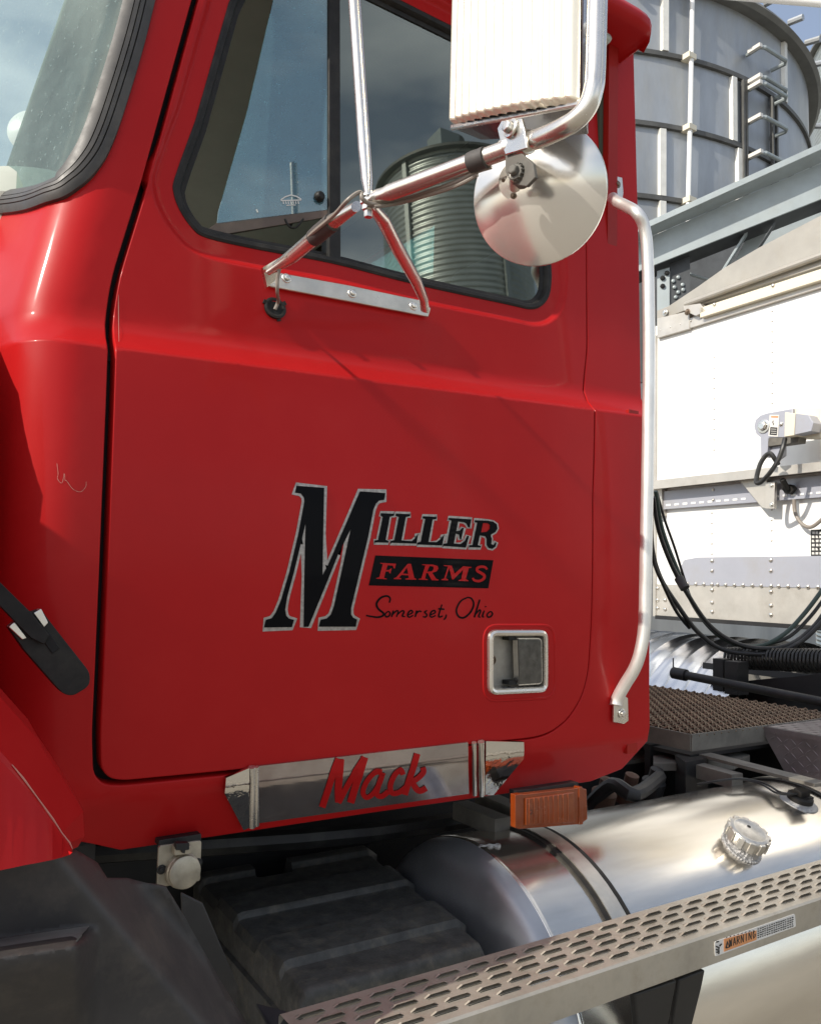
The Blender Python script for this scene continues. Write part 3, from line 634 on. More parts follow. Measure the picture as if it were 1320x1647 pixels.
# pivot bolt
mb.lathe(J+Vector((0, 0, .003)), (0, 0, 1), [(.011, 0), (.011, .002), (.009, .003), (.008, .008), (.004, .010), (0, .0102)], 'stainless', 20)
mb.lathe(J, (0, 0, -1), [(.012, 0), (.012, .006), (.009, .007), (.009, .014), (.006, .015), (.006, .024), (0, .025)], 'stainless', 6)
mb.build('mirror_bracket', T, sharp=50)
br = bpy.data.objects['mirror_bracket']
mb = MB()   # black tape wraps
def wrap(a, b, r): 
    mb.tube([a, a.lerp(b, .3), a.lerp(b, .65), b], [r, r*1.05, r*1.02, r*1.06], 'tape', 16)
wrap(armA.lerp(armB, .55), armA.lerp(armB, 1.0), rt*1.14); mb.build('tape_wrap', br); mb = MB()
wrap(J.lerp(mid, .70), J.lerp(mid, .80), rt*1.12)
mb.build('tape_wrap', br)
mb = MB()   # grey cable along the arm
c1 = [PS(441, 499, .003), PS(443, 488, .012), P2(446, 470, D-.01), P2(447, 445, D-.02), P2(455, 420, D-.035), P2(480, 395, D-.075), P2(506, 372, D-.14), P2(538, 345, D-.2), P2(556, 325, JY-.002), P2(572, 312, JY-.01), P2(581, 310, JY-.012), P2(583, 320, JY-.014), P2(600, 328, JY-.014), P2(640, 322, JY-.03), P(700, 305, 2, J.z-.008), P(740, 290, 2, J.z-.010), P(765, 276, 2, J.z-.006), P(790, 268, 2, J.z-.004)]
mb.tube(c1, .0030, 'cable_grey', 8, 5); mb.tube([p+Vector((.001, -.002, -.0045)) for p in c1[12:17]], .0026, 'cable_grey', 8, 5)
mb.build('mirror_cable', br)
# ---- rectangular mirror head (we see its ribbed steel back)
mz = P(835, 200, 0, mid.x).z
mx0 = mid.x+.012
MR = [P(733, 203, 0, mx0), P(925, 172, 0, mx0), P(946, -10, 0, mx0), P(744, -10, 0, mx0)]
bl, brr = MR[0], MR[1]; zb0 = (bl.z+brr.z)/2; y0, y1 = bl.y, P(938, 172, 0, mx0).y
mb = MB(); H = .42; yL, yR = max(y0, y1), min(y0, y1); wv = yL-yR; N = 14; vs = []; tilt = Vector((.0, 0, 1))
zl = bl.z; zr2 = P(930, 172, 0, mx0).z
cols = []
for i in range(N*6+1):
    t = i/(N*6); y = yL-wv*t; x = mx0-.006-.0052*abs(math.sin(math.pi*t*N))**.8 - .014*math.sin(math.pi*t)**.4
    zz = zl+(zr2-zl)*t; cols.append((x, y, zz))
for x, y, z in cols: vs += [(x+.010, y, z-.001), (x, y, z+.003), (x, y, z+H), (x+.01, y, z+H+.01)]
fs = [(i*4+j, (i+1)*4+j, (i+1)*4+j+1, i*4+j+1) for i in range(len(cols)-1) for j in range(3)]
mb.add(vs, fs, 'label_white' if False else 'mirror_back') if 'mirror_back' in MAT else None
pm('mirror_back', (.82, .77, .64), .32, .5, var=.08, vscale=12)
mb = MB(); mb.add(vs, fs, 'mirror_back')
rim = .016; 
mb.hexa([(mx0-.004, yL+.002, zl-.004), (mx0-.004, yR-.002, zr2-.004), (mx0-.004, yR-.002, zr2+H), (mx0-.004, yL+.002, zl+H)], [(mx0+.046, yL+.002, zl-.004), (mx0+.046, yR+.038, zr2-.004), (mx0+.046, yR+.038, zr2+H), (mx0+.046, yL+.002, zl+H)], 'maroon_reflection')
mb.bar((mx0-.005, yL+.003, zl-.002), (mx0-.005, yR-.003, zr2-.002), .006, .008, 'stainless')
mb.build('rectangular_mirror', T, bevel=.002)['label'] = 'tall mirror with ribbed sunlit steel back'
# clamp joining the mirror, the arm and the round mirror
mb = MB(); pl = [P(q[0], q[1], 0, mid.x-.016) for q in [(799, 207), (806, 194), (838, 190), (843, 208), (847, 238), (812, 249), (804, 228)]]
mb.prism(pl, (.004, 0, 0), 'stainless'); cb = P(822, 207, 0, mid.x-.017); mb.bolt(cb, (-1, 0, .1), .0075, .010)
mb.tube([J.lerp(mid, .925), mid, mid.lerp(vert[0], .45)], rt*1.25, 'stainless', 18)
sp = [P(q[0], q[1], 0, mid.x-.012) for q in [(812, 250), (838, 246), (856, 262), (860, 285), (846, 300), (822, 296), (812, 276)]]
mb.prism(sp, (.005, 0, 0), 'frame_dusty')
b2 = P(829, 277, 0, mid.x-.016); mb.lathe(b2, (-1, -.3, .1), [(.0, -.02), (.0115, -.02), (.0115, -.004), (.0095, 0), (.0095, .002)], 'frame_dusty', 16); mb.bolt(b2, (-1, -.3, .1), .0065, .009, 'frame_dusty')
for k in range(14):
    t = 2*math.pi*k/14; mb.box(b2+Vector((.002, math.cos(t)*.0102, math.sin(t)*.0102)), (.006, .0022, .0022), 'frame_dusty')
mb.tube([b2+Vector((.0, 0, -.004)), P(828, 300, 0, mx0+.0)], .0075, 'brushed_alu', 12)
mb.build('mirror_clamp', br, bevel=.001)
# ---- round spot mirror (domed steel back towards the camera)
cdist = (P(828, 300, 0, mx0+.004)-Vector(CAM)).length
rc_c = PD(860, 310, cdist+.025); view = Vector(CAM)-rc_c
nrm = (view.normalized()*1.0+Vector((-.42, .10, .12))).normalized()
rad = 106/F*(rc_c-Vector(CAM)).length*.975
mb = MB(); sph = []
for i in range(22):
    t = i/21; r = rad*math.sin(t*math.pi/2); h = .024*(1-(r/rad)**2); sph.append((r, h))
mb.lathe(rc_c-nrm*.012, nrm, sph[::-1][:-1]+[(0, .024)] if False else [(rad*.99, -.008), (rad*1.005, -.004), (rad*1.005, .0)]+[(r*.995, h+.001) for r, h in sph[::-1]], 'spot_steel', 72)
mb.lathe(rc_c-nrm*.020, nrm, [(rad*.99, 0), (0, -.002)], 'mirror_chrome', 48)
md = PD(838, 290, cdist-.004); bpt = rc_c
def on_dome(px, py):
    d = Vector(ray(px, py)); q = Vector(CAM); best = None
    for k in range(400):
        p = q+d*(cdist-.08+k*.0005); w = p-(rc_c-nrm*.012); h = w.dot(nrm); r = (w-nrm*h).length
        if r < rad and h < .024*(1-(r/rad)**2): return p
    return q+d*cdist
hub = on_dome(830, 290); 
mb.lathe(hub-nrm*.002, nrm, [(.024, 0), (.0235, .0022), (.010, .004), (.010, .010), (0, .010)], 'spot_steel', 32)
for q in ((811, 291), (826, 315)): mb.bolt(on_dome(*q)+nrm*.001, nrm, .0026, .005, 'lock')
mb.build('round_mirror', T, sharp=40)['label'] = 'round spot mirror with dented shiny steel back'
# ---- grab handle
gy = D-.055
def GH(px, py, y): return P(px, py, 1, y)
gpts = [GH(984, 318, D+.045), GH(990, 324, D+.02), GH(1005, 331, D-.01), GH(1024, 343, gy+.005), GH(1036, 368, gy), GH(1041, 420, gy), GH(1043, 560, gy), GH(1041, 740, gy), GH(1038, 900, gy), GH(1036, 1000, gy), GH(1030, 1045, gy+.004), GH(1020, 1075, gy+.015), GH(1005, 1100, D-.02), GH(993, 1122, D-.004), GH(990, 1135, D-.002)]
mb = MB(); mb.tube(gpts, [(.010, .004)]+[.0125]*70+[(.014, .006)], 'handle_alu', 20, 5); mb.build('grab_handle', T)
gh = bpy.data.objects['grab_handle']
mb = MB(); q = [PS(*p, .003) for p in [(976, 290), (984, 285), (996, 288), (998, 312), (996, 325), (978, 322)]]; mb.prism(q, (0, -.005, 0), 'stainless'); mb.bolt(PS(988, 299, .008), (0, -1, 0), .006, .006, 'lock'); mb.build('handle_bracket', gh, bevel=.001); mb = MB()
q = [PS(*p, .004) for p in [(982, 1122), (996, 1116), (1004, 1122), (1005, 1158), (998, 1163), (981, 1160)]]; mb.prism(q, (0, -.005, 0), 'stainless'); mb.bolt(PS(994, 1146, .010), (0, -1, 0), .0065, .006)
mb.build('handle_bracket', gh, bevel=.001)
# ---- polished kick trim with the maker's script cut through
cK = crop(340, 1180, 2.5385)
def KP(x, y, off): return PS(*cK((x, y)), off)
mb = MB()
def kpatch(poly, off, mat, th=.003):
    V, Fc = cdt(resample([tuple(p) for p in poly], 14), [], 12); a = [KP(p.x, p.y, off) for p in V]; mb.add(a, Fc, mat)
    q = [KP(*p, off) for p in poly]; w = [KP(*p, off-th-.004) for p in poly]; n = len(q); mb.add(q+w, [(i, (i+1) % n, n+(i+1) % n, n+i) for i in range(n)], mat)
kpatch([(180, 130), (1040, 33), (1045, 238), (182, 358)], .005, 'trim_chrome')
kpatch([(52, 174), (146, 134), (150, 366), (125, 378), (48, 230)], .009, 'wavy_chrome')
kpatch([(1108, 26), (1262, 30), (1264, 90), (1140, 238), (1108, 238)], .009, 'wavy_chrome')
for a, b, w in (((158, 131), (162, 366), .0055), ((176, 130), (180, 360), .004), ((1062, 32), (1066, 238), .0045), ((1090, 28), (1094, 238), .0065)):
    mb.tube([KP(*a, .007), KP((a[0]+b[0])/2, (a[1]+b[1])/2, .007), KP(*b, .007)], w, 'chrome', 12)
mb.bolt(KP(1203, 84, .0092), (0, -1, 0), .0012, .002, 'black_rubber', False)
kt = mb.build('kick_trim', T, sharp=40); kt['label'] = 'polished sill trim with red script word Mack'
mb = MB()
MK = [([(446, 290), (468, 225), (492, 150), (512, 98)], 5.2), ([(520, 100), (516, 160), (512, 215), (514, 270)], 5.8), ([(512, 272), (545, 210), (580, 150), (618, 92)], 4.6), ([(618, 92), (600, 150), (580, 210), (562, 272)], 5.8),
 ([(690, 148), (660, 150), (628, 185), (612, 228), (626, 250), (652, 236), (678, 196), (694, 150)], 4.0), ([(694, 150), (676, 200), (668, 236), (688, 246), (716, 226)], 4.2),
 ([(775, 158), (766, 140), (742, 158), (724, 200), (730, 232), (758, 230), (788, 208)], 4.2), ([(832, 78), (820, 120), (800, 180), (782, 240)], 5.0), ([(856, 128), (858, 148), (836, 172), (808, 188)], 4.4), ([(812, 186), (828, 214), (846, 224), (870, 212)], 4.8)]
for s, w in MK:
    pts = [cK(p) for p in s]; pts = [tuple(v)[:2] for v in catmull([Vector((*p, 0)) for p in pts], 5)]
    ribbon(mb, pts, w, 'decal_red', lambda x, y: PS(x, y, .0064))
mb.build('script_emblem', kt)
# ---- amber marker lamp
def AM(x, y, yy): return P(780+x/2.4444, 1160+y/2.4444, 1, yy)
mb = MB(); ya = D-.015
mb.prism([AM(*q, ya) for q in [(135, 290), (370, 262), (398, 268), (402, 385), (375, 405), (130, 425)]], (0, .014, 0), 'amber')
mb.prism([AM(*q, ya-.004) for q in [(160, 305), (350, 280), (352, 398), (160, 410)]], (0, .01, 0), 'amber')
mb.prism([AM(*q, ya-.002) for q in [(118, 290), (146, 286), (146, 424), (118, 420)]], (0, .014, 0), 'amber')
mb.prism([AM(*q, ya-.002) for q in [(368, 258), (382, 258), (385, 405), (370, 408)]], (0, .014, 0), 'amber')
for k in range(9): mb.prism([AM(x_, y_, ya-.0052) for x_, y_ in [(172+k*19, 305-k*2.4), (178+k*19, 304-k*2.4), (178+k*19, 404-k*1.2), (172+k*19, 405-k*1.2)]], (0, .002, 0), 'amber')
lo = mb.build('side_marker_lamp', T, bevel=.003, seg=3); lo['label'] = 'amber plastic marker lamp under the cab corner'
mb = MB(); mb.prism([AM(*q, ya+.016) for q in [(122, 275), (365, 240), (365, 300), (122, 330)]], (0, .02, 0), 'frame_black'); mb.bolt(AM(178, 358, ya-.004), (0, -1, 0), .003, .003, 'amber_dark'); mb.build('lamp_base', lo)
# ---- trailer-cord socket under the sill
sy = D+.03
def SK(x, y, o=0): return P(220+x/9.4286, 1320+y/9.4286, 1, sy-o)
mb = MB(); pl = rnd([(340, 385), (985, 300), (965, 915), (310, 1015)], 45, 4); mb.prism([SK(*p) for p in pl], (0, .006, 0), 'socket')
c = SK(680, 740); rr_ = (SK(910, 740)-SK(450, 740)).length/2
mb.lathe(c, (0, -1, .05), [(rr_*1.08, 0), (rr_*1.08, .010), (rr_, .012), (rr_, .018), (rr_*.8, .0195), (0, .020)], 'socket', 36)
mb.prism([SK(*p, .02) for p in [(600, 950), (655, 992), (720, 950), (690, 930), (620, 930)]], (0, .014, 0), 'socket')
mb.prism([SK(*p, .018) for p in [(580, 400), (830, 380), (825, 500), (575, 530)]], (0, .014, 0), 'socket'); mb.prism([SK(*p, .024) for p in [(600, 350), (800, 340), (800, 440), (740, 450), (735, 500), (690, 490), (680, 450), (600, 450)]], (0, .012, 0), 'frame_black')
for q in ((375, 740), (930, 640)): mb.bolt(SK(*q), (0, -1, 0), .0045, .004, 'frame_black')
mb.prism([SK(*p, -.004) for p in [(340, 300), (980, 200), (980, 300), (340, 390)]], (0, .04, 0), 'frame_black')
mb.build('power_socket', T, bevel=.001)['label'] = 'square metal socket plate with hinged round cover'
# ---- hood with fender flare and black fender extension
mb = MB(); pr = []
for x in (-1.9, -1.6, -1.1, -.5, .07):
    k = (x+1.9)/1.97; zt_ = 1.72+.34*k; ys = 1.60-.382*k
    pr.append([(x, ys, 1.45), (x, ys-.01, zt_-.22), (x, ys+.03, zt_-.10), (x, ys+.11, zt_-.03), (x, ys+.3, zt_+.02), (x, 2.6, zt_+.03), (x, 3.0, zt_-.2), (x, 3.05, 1.45)])
n = 8; vs = [p for r_ in pr for p in r_]; mb.add(vs, [(i*n+j, i*n+j+1, (i+1)*n+j+1, (i+1)*n+j) for i in range(len(pr)-1) for j in range(n-1)]+[tuple(range(n)), tuple((len(pr)-1)*n+j for j in range(n))], 'red_paint')
hood = mb.build('hood', T, sharp=60)
hood['label'] = 'red hood ahead of the cab'
yf = .88
def H(px, py, y): return P(px, py, 1, y)
edge = [(-60, 1048), (0, 1120), (60, 1187), (74, 1212), (100, 1250), (124, 1288), (134, 1305), (136, 1345), (126, 1362)]
crs = [(-60, 1130), (0, 1207), (20, 1230), (38, 1252), (60, 1282), (85, 1317), (100, 1340), (112, 1356), (117, 1366)]
low = [(-60, 1412), (0, 1400), (20, 1396), (38, 1392), (60, 1388), (85, 1383), (100, 1379), (112, 1375), (117, 1371)]
mb = MB(); rows = []
for i in range(9):
    e1 = H(*edge[i], yf+.075); c1_ = H(*crs[i], yf); l1 = H(*low[i], yf-.05); e0 = e1+Vector((-.002, .05, .012)); ein = e1+Vector((-.02, .40, .03))
    rows.append([ein, e0, e1, c1_.lerp(e1, .06), c1_, l1.lerp(c1_, .92), l1, l1+Vector((-.004, .02, -.002))])
m_ = 8
hz = [2.10, 2.10, 2.09, 2.00, 1.97, None, None, None]  # unseen forward rows, raised so their shadow reaches tank and lower door
def frow(x, dz): return [Vector((x, p.y, (hz[j]+dz) if hz[j] else p.z)) for j, p in enumerate(rows[0])]
rows = [frow(-1.5, -.45), frow(-1.1, -.12), frow(-.75, -.02), frow(-.34, 0), [rows[0][j].lerp(frow(-.34, 0)[j], .5)+Vector((0, 0, .06 if j < 5 else 0)) for j in range(m_)]]+rows
vs = [p for r_ in rows for p in r_]; mb.add(vs, [(i*m_+j, i*m_+j+1, (i+1)*m_+j+1, (i+1)*m_+j) for i in range(len(rows)-1) for j in range(m_-1)], 'red_paint')
fn_ = mb.build('fender', hood, sharp=12)
mb = MB(); mb.tube([H(*q, yf-.0012) for q in crs[2:]], [.0004, .0010, .0006, .0011, .0007, .0012, .0004], 'scratch_highlight', 6); mb.build('worn_edge_highlight', fn_)  # pale crease line: worn paint, plus the seam highlight painted in
# black extension
def fx(px, py):
    y = .90; cxx = 173+(py-1417)*.85
    y += .11*sstep(-55, 60, px-cxx)-.02*sstep(60, 160, px-cxx)
    ly = 1512-.15*px; m = 1-sstep(118, 165, px)
    y -= .095*sstep(ly-4, ly+30, py)*m; y += .085*sstep(ly+36, ly+190, py)*m
    return P(px, py, 1, y)
outl = [(-60, 1410), (0, 1390), (118, 1364), (157, 1387), (173, 1412), (205, 1412), (247, 1423), (267, 1428), (300, 1480), (347, 1563), (397, 1647), (430, 1700), (-60, 1700)]
ex_ = [(x_+.3*k_, 1512-.15*x_+k_) for x_ in range(-56, 172, 5) for k_ in (-5, -1, 4, 9, 14, 19, 24, 29, 34, 40, 52, 66)]
V, Fc = cdt(resample(outl, 8), [], 7.5, ex_); mb = MB(); mb.add([fx(p.x, p.y) for p in V], Fc, 'fender_plastic')
fe = mb.build('fender_extension', hood, sharp=80); sol = fe.modifiers.new('s', 'SOLIDIFY'); sol.thickness = .004; sol.offset = -1
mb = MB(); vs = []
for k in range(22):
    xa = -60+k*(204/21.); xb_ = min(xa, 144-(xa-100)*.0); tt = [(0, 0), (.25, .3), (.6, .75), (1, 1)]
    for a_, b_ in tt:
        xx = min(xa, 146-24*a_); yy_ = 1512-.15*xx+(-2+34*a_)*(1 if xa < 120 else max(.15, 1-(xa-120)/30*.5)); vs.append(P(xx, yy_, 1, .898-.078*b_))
mb.add(vs, [(k*4+j, k*4+j+1, (k+1)*4+j+1, (k+1)*4+j) for k in range(21) for j in range(3)], 'ledge_skylit'); mb.build('fender_ledge', hood, sharp=60)
mb = MB(); mb.prism([P(*q, 1, 1.10) for q in [(292, 1436), (327, 1453), (384, 1587), (380, 1615), (440, 1720), (300, 1600)]], (0, .006, 0), 'black_plastic')
mb.build('splash_guard', hood, bevel=.002)
# hood latch
cL = crop(0, 900, 6.59); ly_ = 1.10
def LT(x, y, yy=ly_): return P(*cL((x, y)), 1, yy)
mb = MB()
lp = rnd([(95, 720), (150, 670), (330, 560), (440, 525), (520, 640), (700, 870), (960, 1200), (955, 1340), (780, 1445), (680, 1430), (600, 1350), (260, 960)], [8, 8, 8, 20, 8, 8, 90, 90, 90, 60, 40, 8], 4)
mb.prism([LT(*p) for p in lp], (0, .022, 0), 'black_rubber')
mb.prism([LT(*p, ly_-.008) for p in [(-90, 150), (15, 250), (330, 560), (530, 800), (470, 900), (330, 830), (0, 490), (-90, 400)]], (0, .014, 0), 'black_rubber')
for q in ([(95, 715), (160, 660), (290, 830), (240, 850)], [(360, 570), (440, 520), (515, 670), (470, 720)]): mb.prism([LT(*p, ly_-.004) for p in q], (0, .02, 0), 'stainless')
mb.prism([LT(*p, ly_-.002) for p in [(430, 820), (530, 780), (640, 940), (560, 1000)]], (0, .01, 0), 'black_gap')
mb.build('hood_latch', hood, bevel=.003, seg=3)['label'] = 'black rubber hood latch strap'
# ---- fuel tank
ty, tz, tr, tx0, tx1 = 1.285, .845, .31, .965, 3.0
mb = MB(); segs = 96; prof = [(0, -.035), (.10, -.034), (.20, -.028), (.26, -.016), (.285, -.004), (.298, .004), (.306, .016), (.3105, .030), (.3125, .032), (.3125, .038), (.31, .040)]
mb.lathe((tx0, ty, tz), (1, 0, 0), [(r*tr/.31, h) for r, h in prof[:8]], 'tank_head_shaded', segs)
mb.lathe((tx0, ty, tz), (1, 0, 0), [(tr*1.0016, .030), (tr*1.008, .032), (tr*1.008, .038), (tr, .040), (tr, .5), (tr, 1.0), (tr, 1.5), (tr, tx1-tx0-.03), (tr*.9, tx1-tx0), (0, tx1-tx0+.02)], 'tank_alu', segs)
tank = mb.build('fuel_tank', T, sharp=50); tank['label'] = 'polished aluminium fuel tank under the cab'
def CYL(px, py, r=None):
    r = r or tr; d = ray(px, py); oy, oz = CAM[1]-ty, CAM[2]-tz; a = d[1]**2+d[2]**2; b = 2*(oy*d[1]+oz*d[2]); c = oy*oy+oz*oz-r*r; q = b*b-4*a*c
    t = (-b-math.sqrt(max(0, q)))/(2*a); p = Vector(CAM+d*t); n = Vector((0, p.y-ty, p.z-tz)).normalized(); return p, n
def strap(name, x, w=.036, label=None):
    mb = MB(); n = 72
    def ring(xa, xb_, r0, r1, mat):
        vs = []; 
        for i in range(n+1):
            t = 2*math.pi*i/n; c, s = math.cos(t), math.sin(t)
            vs += [(xa, ty+c*r0, tz+s*r0), (xa, ty+c*r1, tz+s*r1), (xb_, ty+c*r1, tz+s*r1), (xb_, ty+c*r0, tz+s*r0)]
        mb.add(vs, [(i*4+j, i*4+(j+1) % 4, (i+1)*4+(j+1) % 4, (i+1)*4+j) for i in range(n) for j in range(4)], mat)
    ring(x-w/2-.013, x+w/2+.013, tr-.001, tr+.005, 'black_rubber'); ring(x-w/2, x+w/2, tr+.002, tr+.007, 'brushed_alu')
    return mb.build(name, tank, sharp=30)
sx = CYL(940, 1400)[0].x; strap('tank_strap', sx)
sx2 = CYL(1290, 1262)[0].x; strap('tank_strap', sx2)
# filler cap
fp, fn = CYL(1192, 1362); fa = (fn*.8+Vector((-.05, -.25, .9))*.4).normalized(); mb = MB(); f_ = mb
mb.lathe(fp-fa*.02, fa, [(.038, 0), (.040, .012), (.036, .028), (.034, .040)], 'weld', 40)
mb.lathe(fp+fa*.018, fa, [(.034, .0), (.041, .0), (.0425, .004), (.0425, .022), (.040, .0255), (.033, .0275), (.031, .0262), (.0, .027)], 'cap_alu', 48)
_, u, w = frame_of(fa)
for k in range(12):
    t = 2*math.pi*k/12; d_ = u*math.cos(t)+w*math.sin(t); c = fp+fa*.031+d_*.0425; M = Matrix((d_, w*math.cos(t)-u*math.sin(t), fa)).transposed()
    mb.box(c, (.006, .013, .025), 'cap_alu', M)
mb.lathe(fp+fa*.0452+u*.012, fa, [(.004, 0), (.0035, .0012), (0, .0012)], 'black_rubber', 12)
bolt_c = mb.build('filler_cap', tank, bevel=.0012); bolt_c['label'] = 'ribbed round fuel filler cap'
mb = MB(); n = 40; vs = []
for i in range(n):
    t = 2*math.pi*i/n
    q, nn_ = fp+(u*math.cos(t)+w*math.sin(t))*.040, fn
    k = Vector((0, q.y-ty, q.z-tz)); k = k.normalized()*(tr+.002); mb.lathe((q.x, ty+k.y, tz+k.z), k, [(.0042, -.002), (.0036, .002), (0, .003)], 'weld', 6)
mb.build('weld_bead', tank)
# sender cover with wires
sp_, sn = CYL(1284, 1290); mb = MB(); _, u, w = frame_of(sn)
mb.lathe(sp_-sn*.002, sn, [(.044, 0), (.043, .003), (.030, .005), (.029, .008), (0, .008)], 'weld', 40)
mb.lathe(sp_+sn*.006, sn, [(.030, 0), (.030, .010), (.026, .013), (0, .013)], 'black_rubber', 30); M = Matrix((Vector((1, 0, 0)), sn.cross(Vector((1, 0, 0))), sn)).transposed()
mb.box(sp_+sn*.024, (.040, .022, .018), 'black_rubber', M); mb.box(sp_+sn*.016+Vector((.012, 0, 0)), (.022, .040, .010), 'black_rubber', M)
wp = [sp_+sn*.02, P(1250, 1276, 2, tz+tr+.01), P(1225, 1262, 2, tz+tr+.015), P(1195, 1254, 2, tz+tr+.02), P(1165, 1254, 2, tz+tr+.02), P(1120, 1262, 2, tz+tr)]
mb.tube(wp, .0028, 'hose_black', 8, 5); mb.tube([p+Vector((.006, -.008, .002)) for p in wp[:-1]]+[wp[-1]], .0028, 'hose_black', 8, 5)
mb.build('fuel_sender', tank, bevel=.002)
# weld tab near the tank front
mb = MB(); q1, n1 = CYL(775, 1362)
for dx, dy in ((0, 0), (.016, -.004), (.03, -.01)): mb.lathe(q1+Vector((dx, dy, 0)), n1, [(.006, -.002), (.005, .003), (0, .004)], 'weld', 10)
mb.tube([q1+Vector((-.008, 0, .001)), q1+Vector((.01, -.006, .003)), q1+Vector((.034, -.006, 0))], .002, 'weld', 6); mb.build('tank_tab', tank)
# ---- running board
bz = 1.133; byi, byo = .935, .825
xA = P(490, 1640, 2, bz).x-.02; xB = 2.35
mb = MB()
edge_i = byi; edge_o = byo; rows = 5; rp = (edge_i-edge_o-.016)/rows; slot = .0018
ys = edge_o+.012; px_ = .050; x = xA
solid = []   # top skin as strips, the slots left open, each slot with a raised lip
yy = edge_o
for r_ in range(rows):
    y0s = ys+r_*rp; y1s = y0s+slot
    mb.add([(xA, yy, bz), (xB, yy, bz), (xB, y0s, bz), (xA, y0s, bz)], [(0, 1, 2, 3)], 'step_alu')
    x = xA; offx = (r_ % 2)*px_/2+(.008*(r_ % 3)); x1 = xA+.006+offx
    cur = xA
    while x1+.034 < xB-.01:
        mb.add([(cur, y0s, bz), (x1, y0s, bz), (x1, y1s, bz), (cur, y1s, bz)], [(0, 1, 2, 3)], 'step_alu'); xe_ = x1+.034
        # raised lip on the far edge of the slot, folded ends
        h = .0044
        lp_ = [(x1-.003, y1s+.0015, bz), (x1+.004, y1s, bz+h), (xe_-.004, y1s, bz+h), (xe_+.003, y1s+.0015, bz)]
        vs = lp_+[(x1-.003, y1s+.004, bz+.0002), (x1+.003, y1s+.0028, bz+h*.98), (xe_-.003, y1s+.0028, bz+h*.98), (xe_+.003, y1s+.004, bz+.0002)]+[(x1+.001, y1s+.009, bz+.0001), (xe_-.001, y1s+.009, bz+.0001)]
        mb.add(vs, [(0, 1, 5, 4), (1, 2, 6, 5), (2, 3, 7, 6), (4, 5, 8), (5, 6, 9, 8), (6, 7, 9)], 'step_alu')
        mb.add([(x1, y0s, bz), (xe_, y0s, bz), (xe_, y0s+.001, bz-.006), (x1, y0s+.001, bz-.006)], [(0, 1, 2, 3)], 'step_alu')
        cur = xe_; x1 += px_
    mb.add([(cur, y0s, bz), (xB, y0s, bz), (xB, y1s, bz), (cur, y1s, bz)], [(0, 1, 2, 3)], 'step_alu'); yy = y1s
mb.add([(xA, yy, bz), (xB, yy, bz), (xB, edge_i, bz), (xA, edge_i, bz)], [(0, 1, 2, 3)], 'step_alu')
fh = .044
mb.add([(xA, edge_o, bz), (xB, edge_o, bz), (xB, edge_o-.003, bz-.003), (xA, edge_o-.003, bz-.003), (xA, edge_o-.003, bz-fh), (xB, edge_o-.003, bz-fh), (xA, edge_o+.001, bz-fh-.003), (xB, edge_o+.001, bz-fh-.003), (xA, edge_o+.02, bz-fh-.003), (xB, edge_o+.02, bz-fh-.003)],
       [(0, 1, 2, 3), (3, 2, 5, 4), (4, 5, 7, 6), (6, 7, 9, 8)], 'step_alu')
mb.add([(xA, edge_i, bz), (xB, edge_i, bz), (xB, edge_i+.003, bz-.004), (xA, edge_i+.003, bz-.004), (xA, edge_i+.003, bz-fh), (xB, edge_i+.003, bz-fh)], [(0, 1, 2, 3), (3, 2, 5, 4)], 'step_alu')
step = mb.build('running_board', T, sharp=30); step['label'] = 'slotted aluminium running board along the tank'
mb = MB(); mb.prism([P(412, 1614, 1, .99), P(455, 1625, 1, .97), P(492, 1640, 2, bz), (xA, edge_o, bz-.004), P(470, 1690, 1, .9), P(440, 1660, 1, .95)], (0, 0, -.004), 'dark_steel'); mb.build('end_plate', step)
mb = MB()      # support bracket
for px0, yy0 in ((1040, .86),):
    A = [P(1022, 1598, 1, .84), P(1132, 1560, 1, .84), P(1118, 1600, 1, .86), P(1082, 1680, 1, .90), P(1030, 1680, 1, .90)]
    mb.prism([P(1020, 1600, 1, .845), P(1088, 1577, 1, .845), P(1065, 1700, 1, .885), P(1030, 1700, 1, .885)], (0, .012, 0), 'frame_black')
    mb.prism([P(1092, 1576, 1, .85), P(1134, 1560, 1, .85), P(1128, 1590, 1, .86), P(1100, 1700, 1, .90), P(1072, 1700, 1, .90)], (0, .012, 0), 'frame_black')
    mb.prism([P(1060, 1588, 1, .93), P(1110, 1570, 1, .93), P(1085, 1700, 1, .95), P(1050, 1700, 1, .95)], (0, .02, 0), 'frame_black')
mb.build('step_bracket', step, bevel=.003)
cW = crop(1130, 1460, 7.765); fyo = edge_o-.0042
def WL(x, y, o=0): return P(*cW((x, y)), 1, fyo-o)
mb = MB(); mb.prism([WL(*p) for p in rnd([(145, 425), (1145, 75), (1160, 235), (150, 610)], 18, 3)], (0, .0008, 0), 'label_white')
mb.prism([WL(*p, .0006) for p in [(262, 392), (668, 285), (668, 400), (262, 550)]], (0, .0004, 0), 'label_orange')
def wrib(pts, w, mat='label_black', off=.001): ribbon(mb, [cW(p) for p in pts], w, mat, lambda x, y: P(x, y, 1, fyo-off))
WG = {'W': [[(0, 1), (.22, 0)], [(.22, 0), (.5, .8)], [(.5, .8), (.78, 0)], [(.78, 0), (1, 1)]], 'A': [[(0, 0), (.5, 1)], [(.5, 1), (1, 0)], [(.2, .35), (.8, .35)]], 'R': [[(0, 0), (0, 1), (.75, .95), (.75, .55), (0, .5)], [(.3, .5), (.9, 0)]], 'N': [[(0, 0), (0, 1)], [(0, 1), (.9, 0)], [(.9, 0), (.9, 1)]], 'I': [[(.5, 0), (.5, 1)]], 'G': [[(.9, .8), (.45, 1), (.05, .5), (.45, 0), (.9, .2), (.9, .5), (.55, .5)]]}
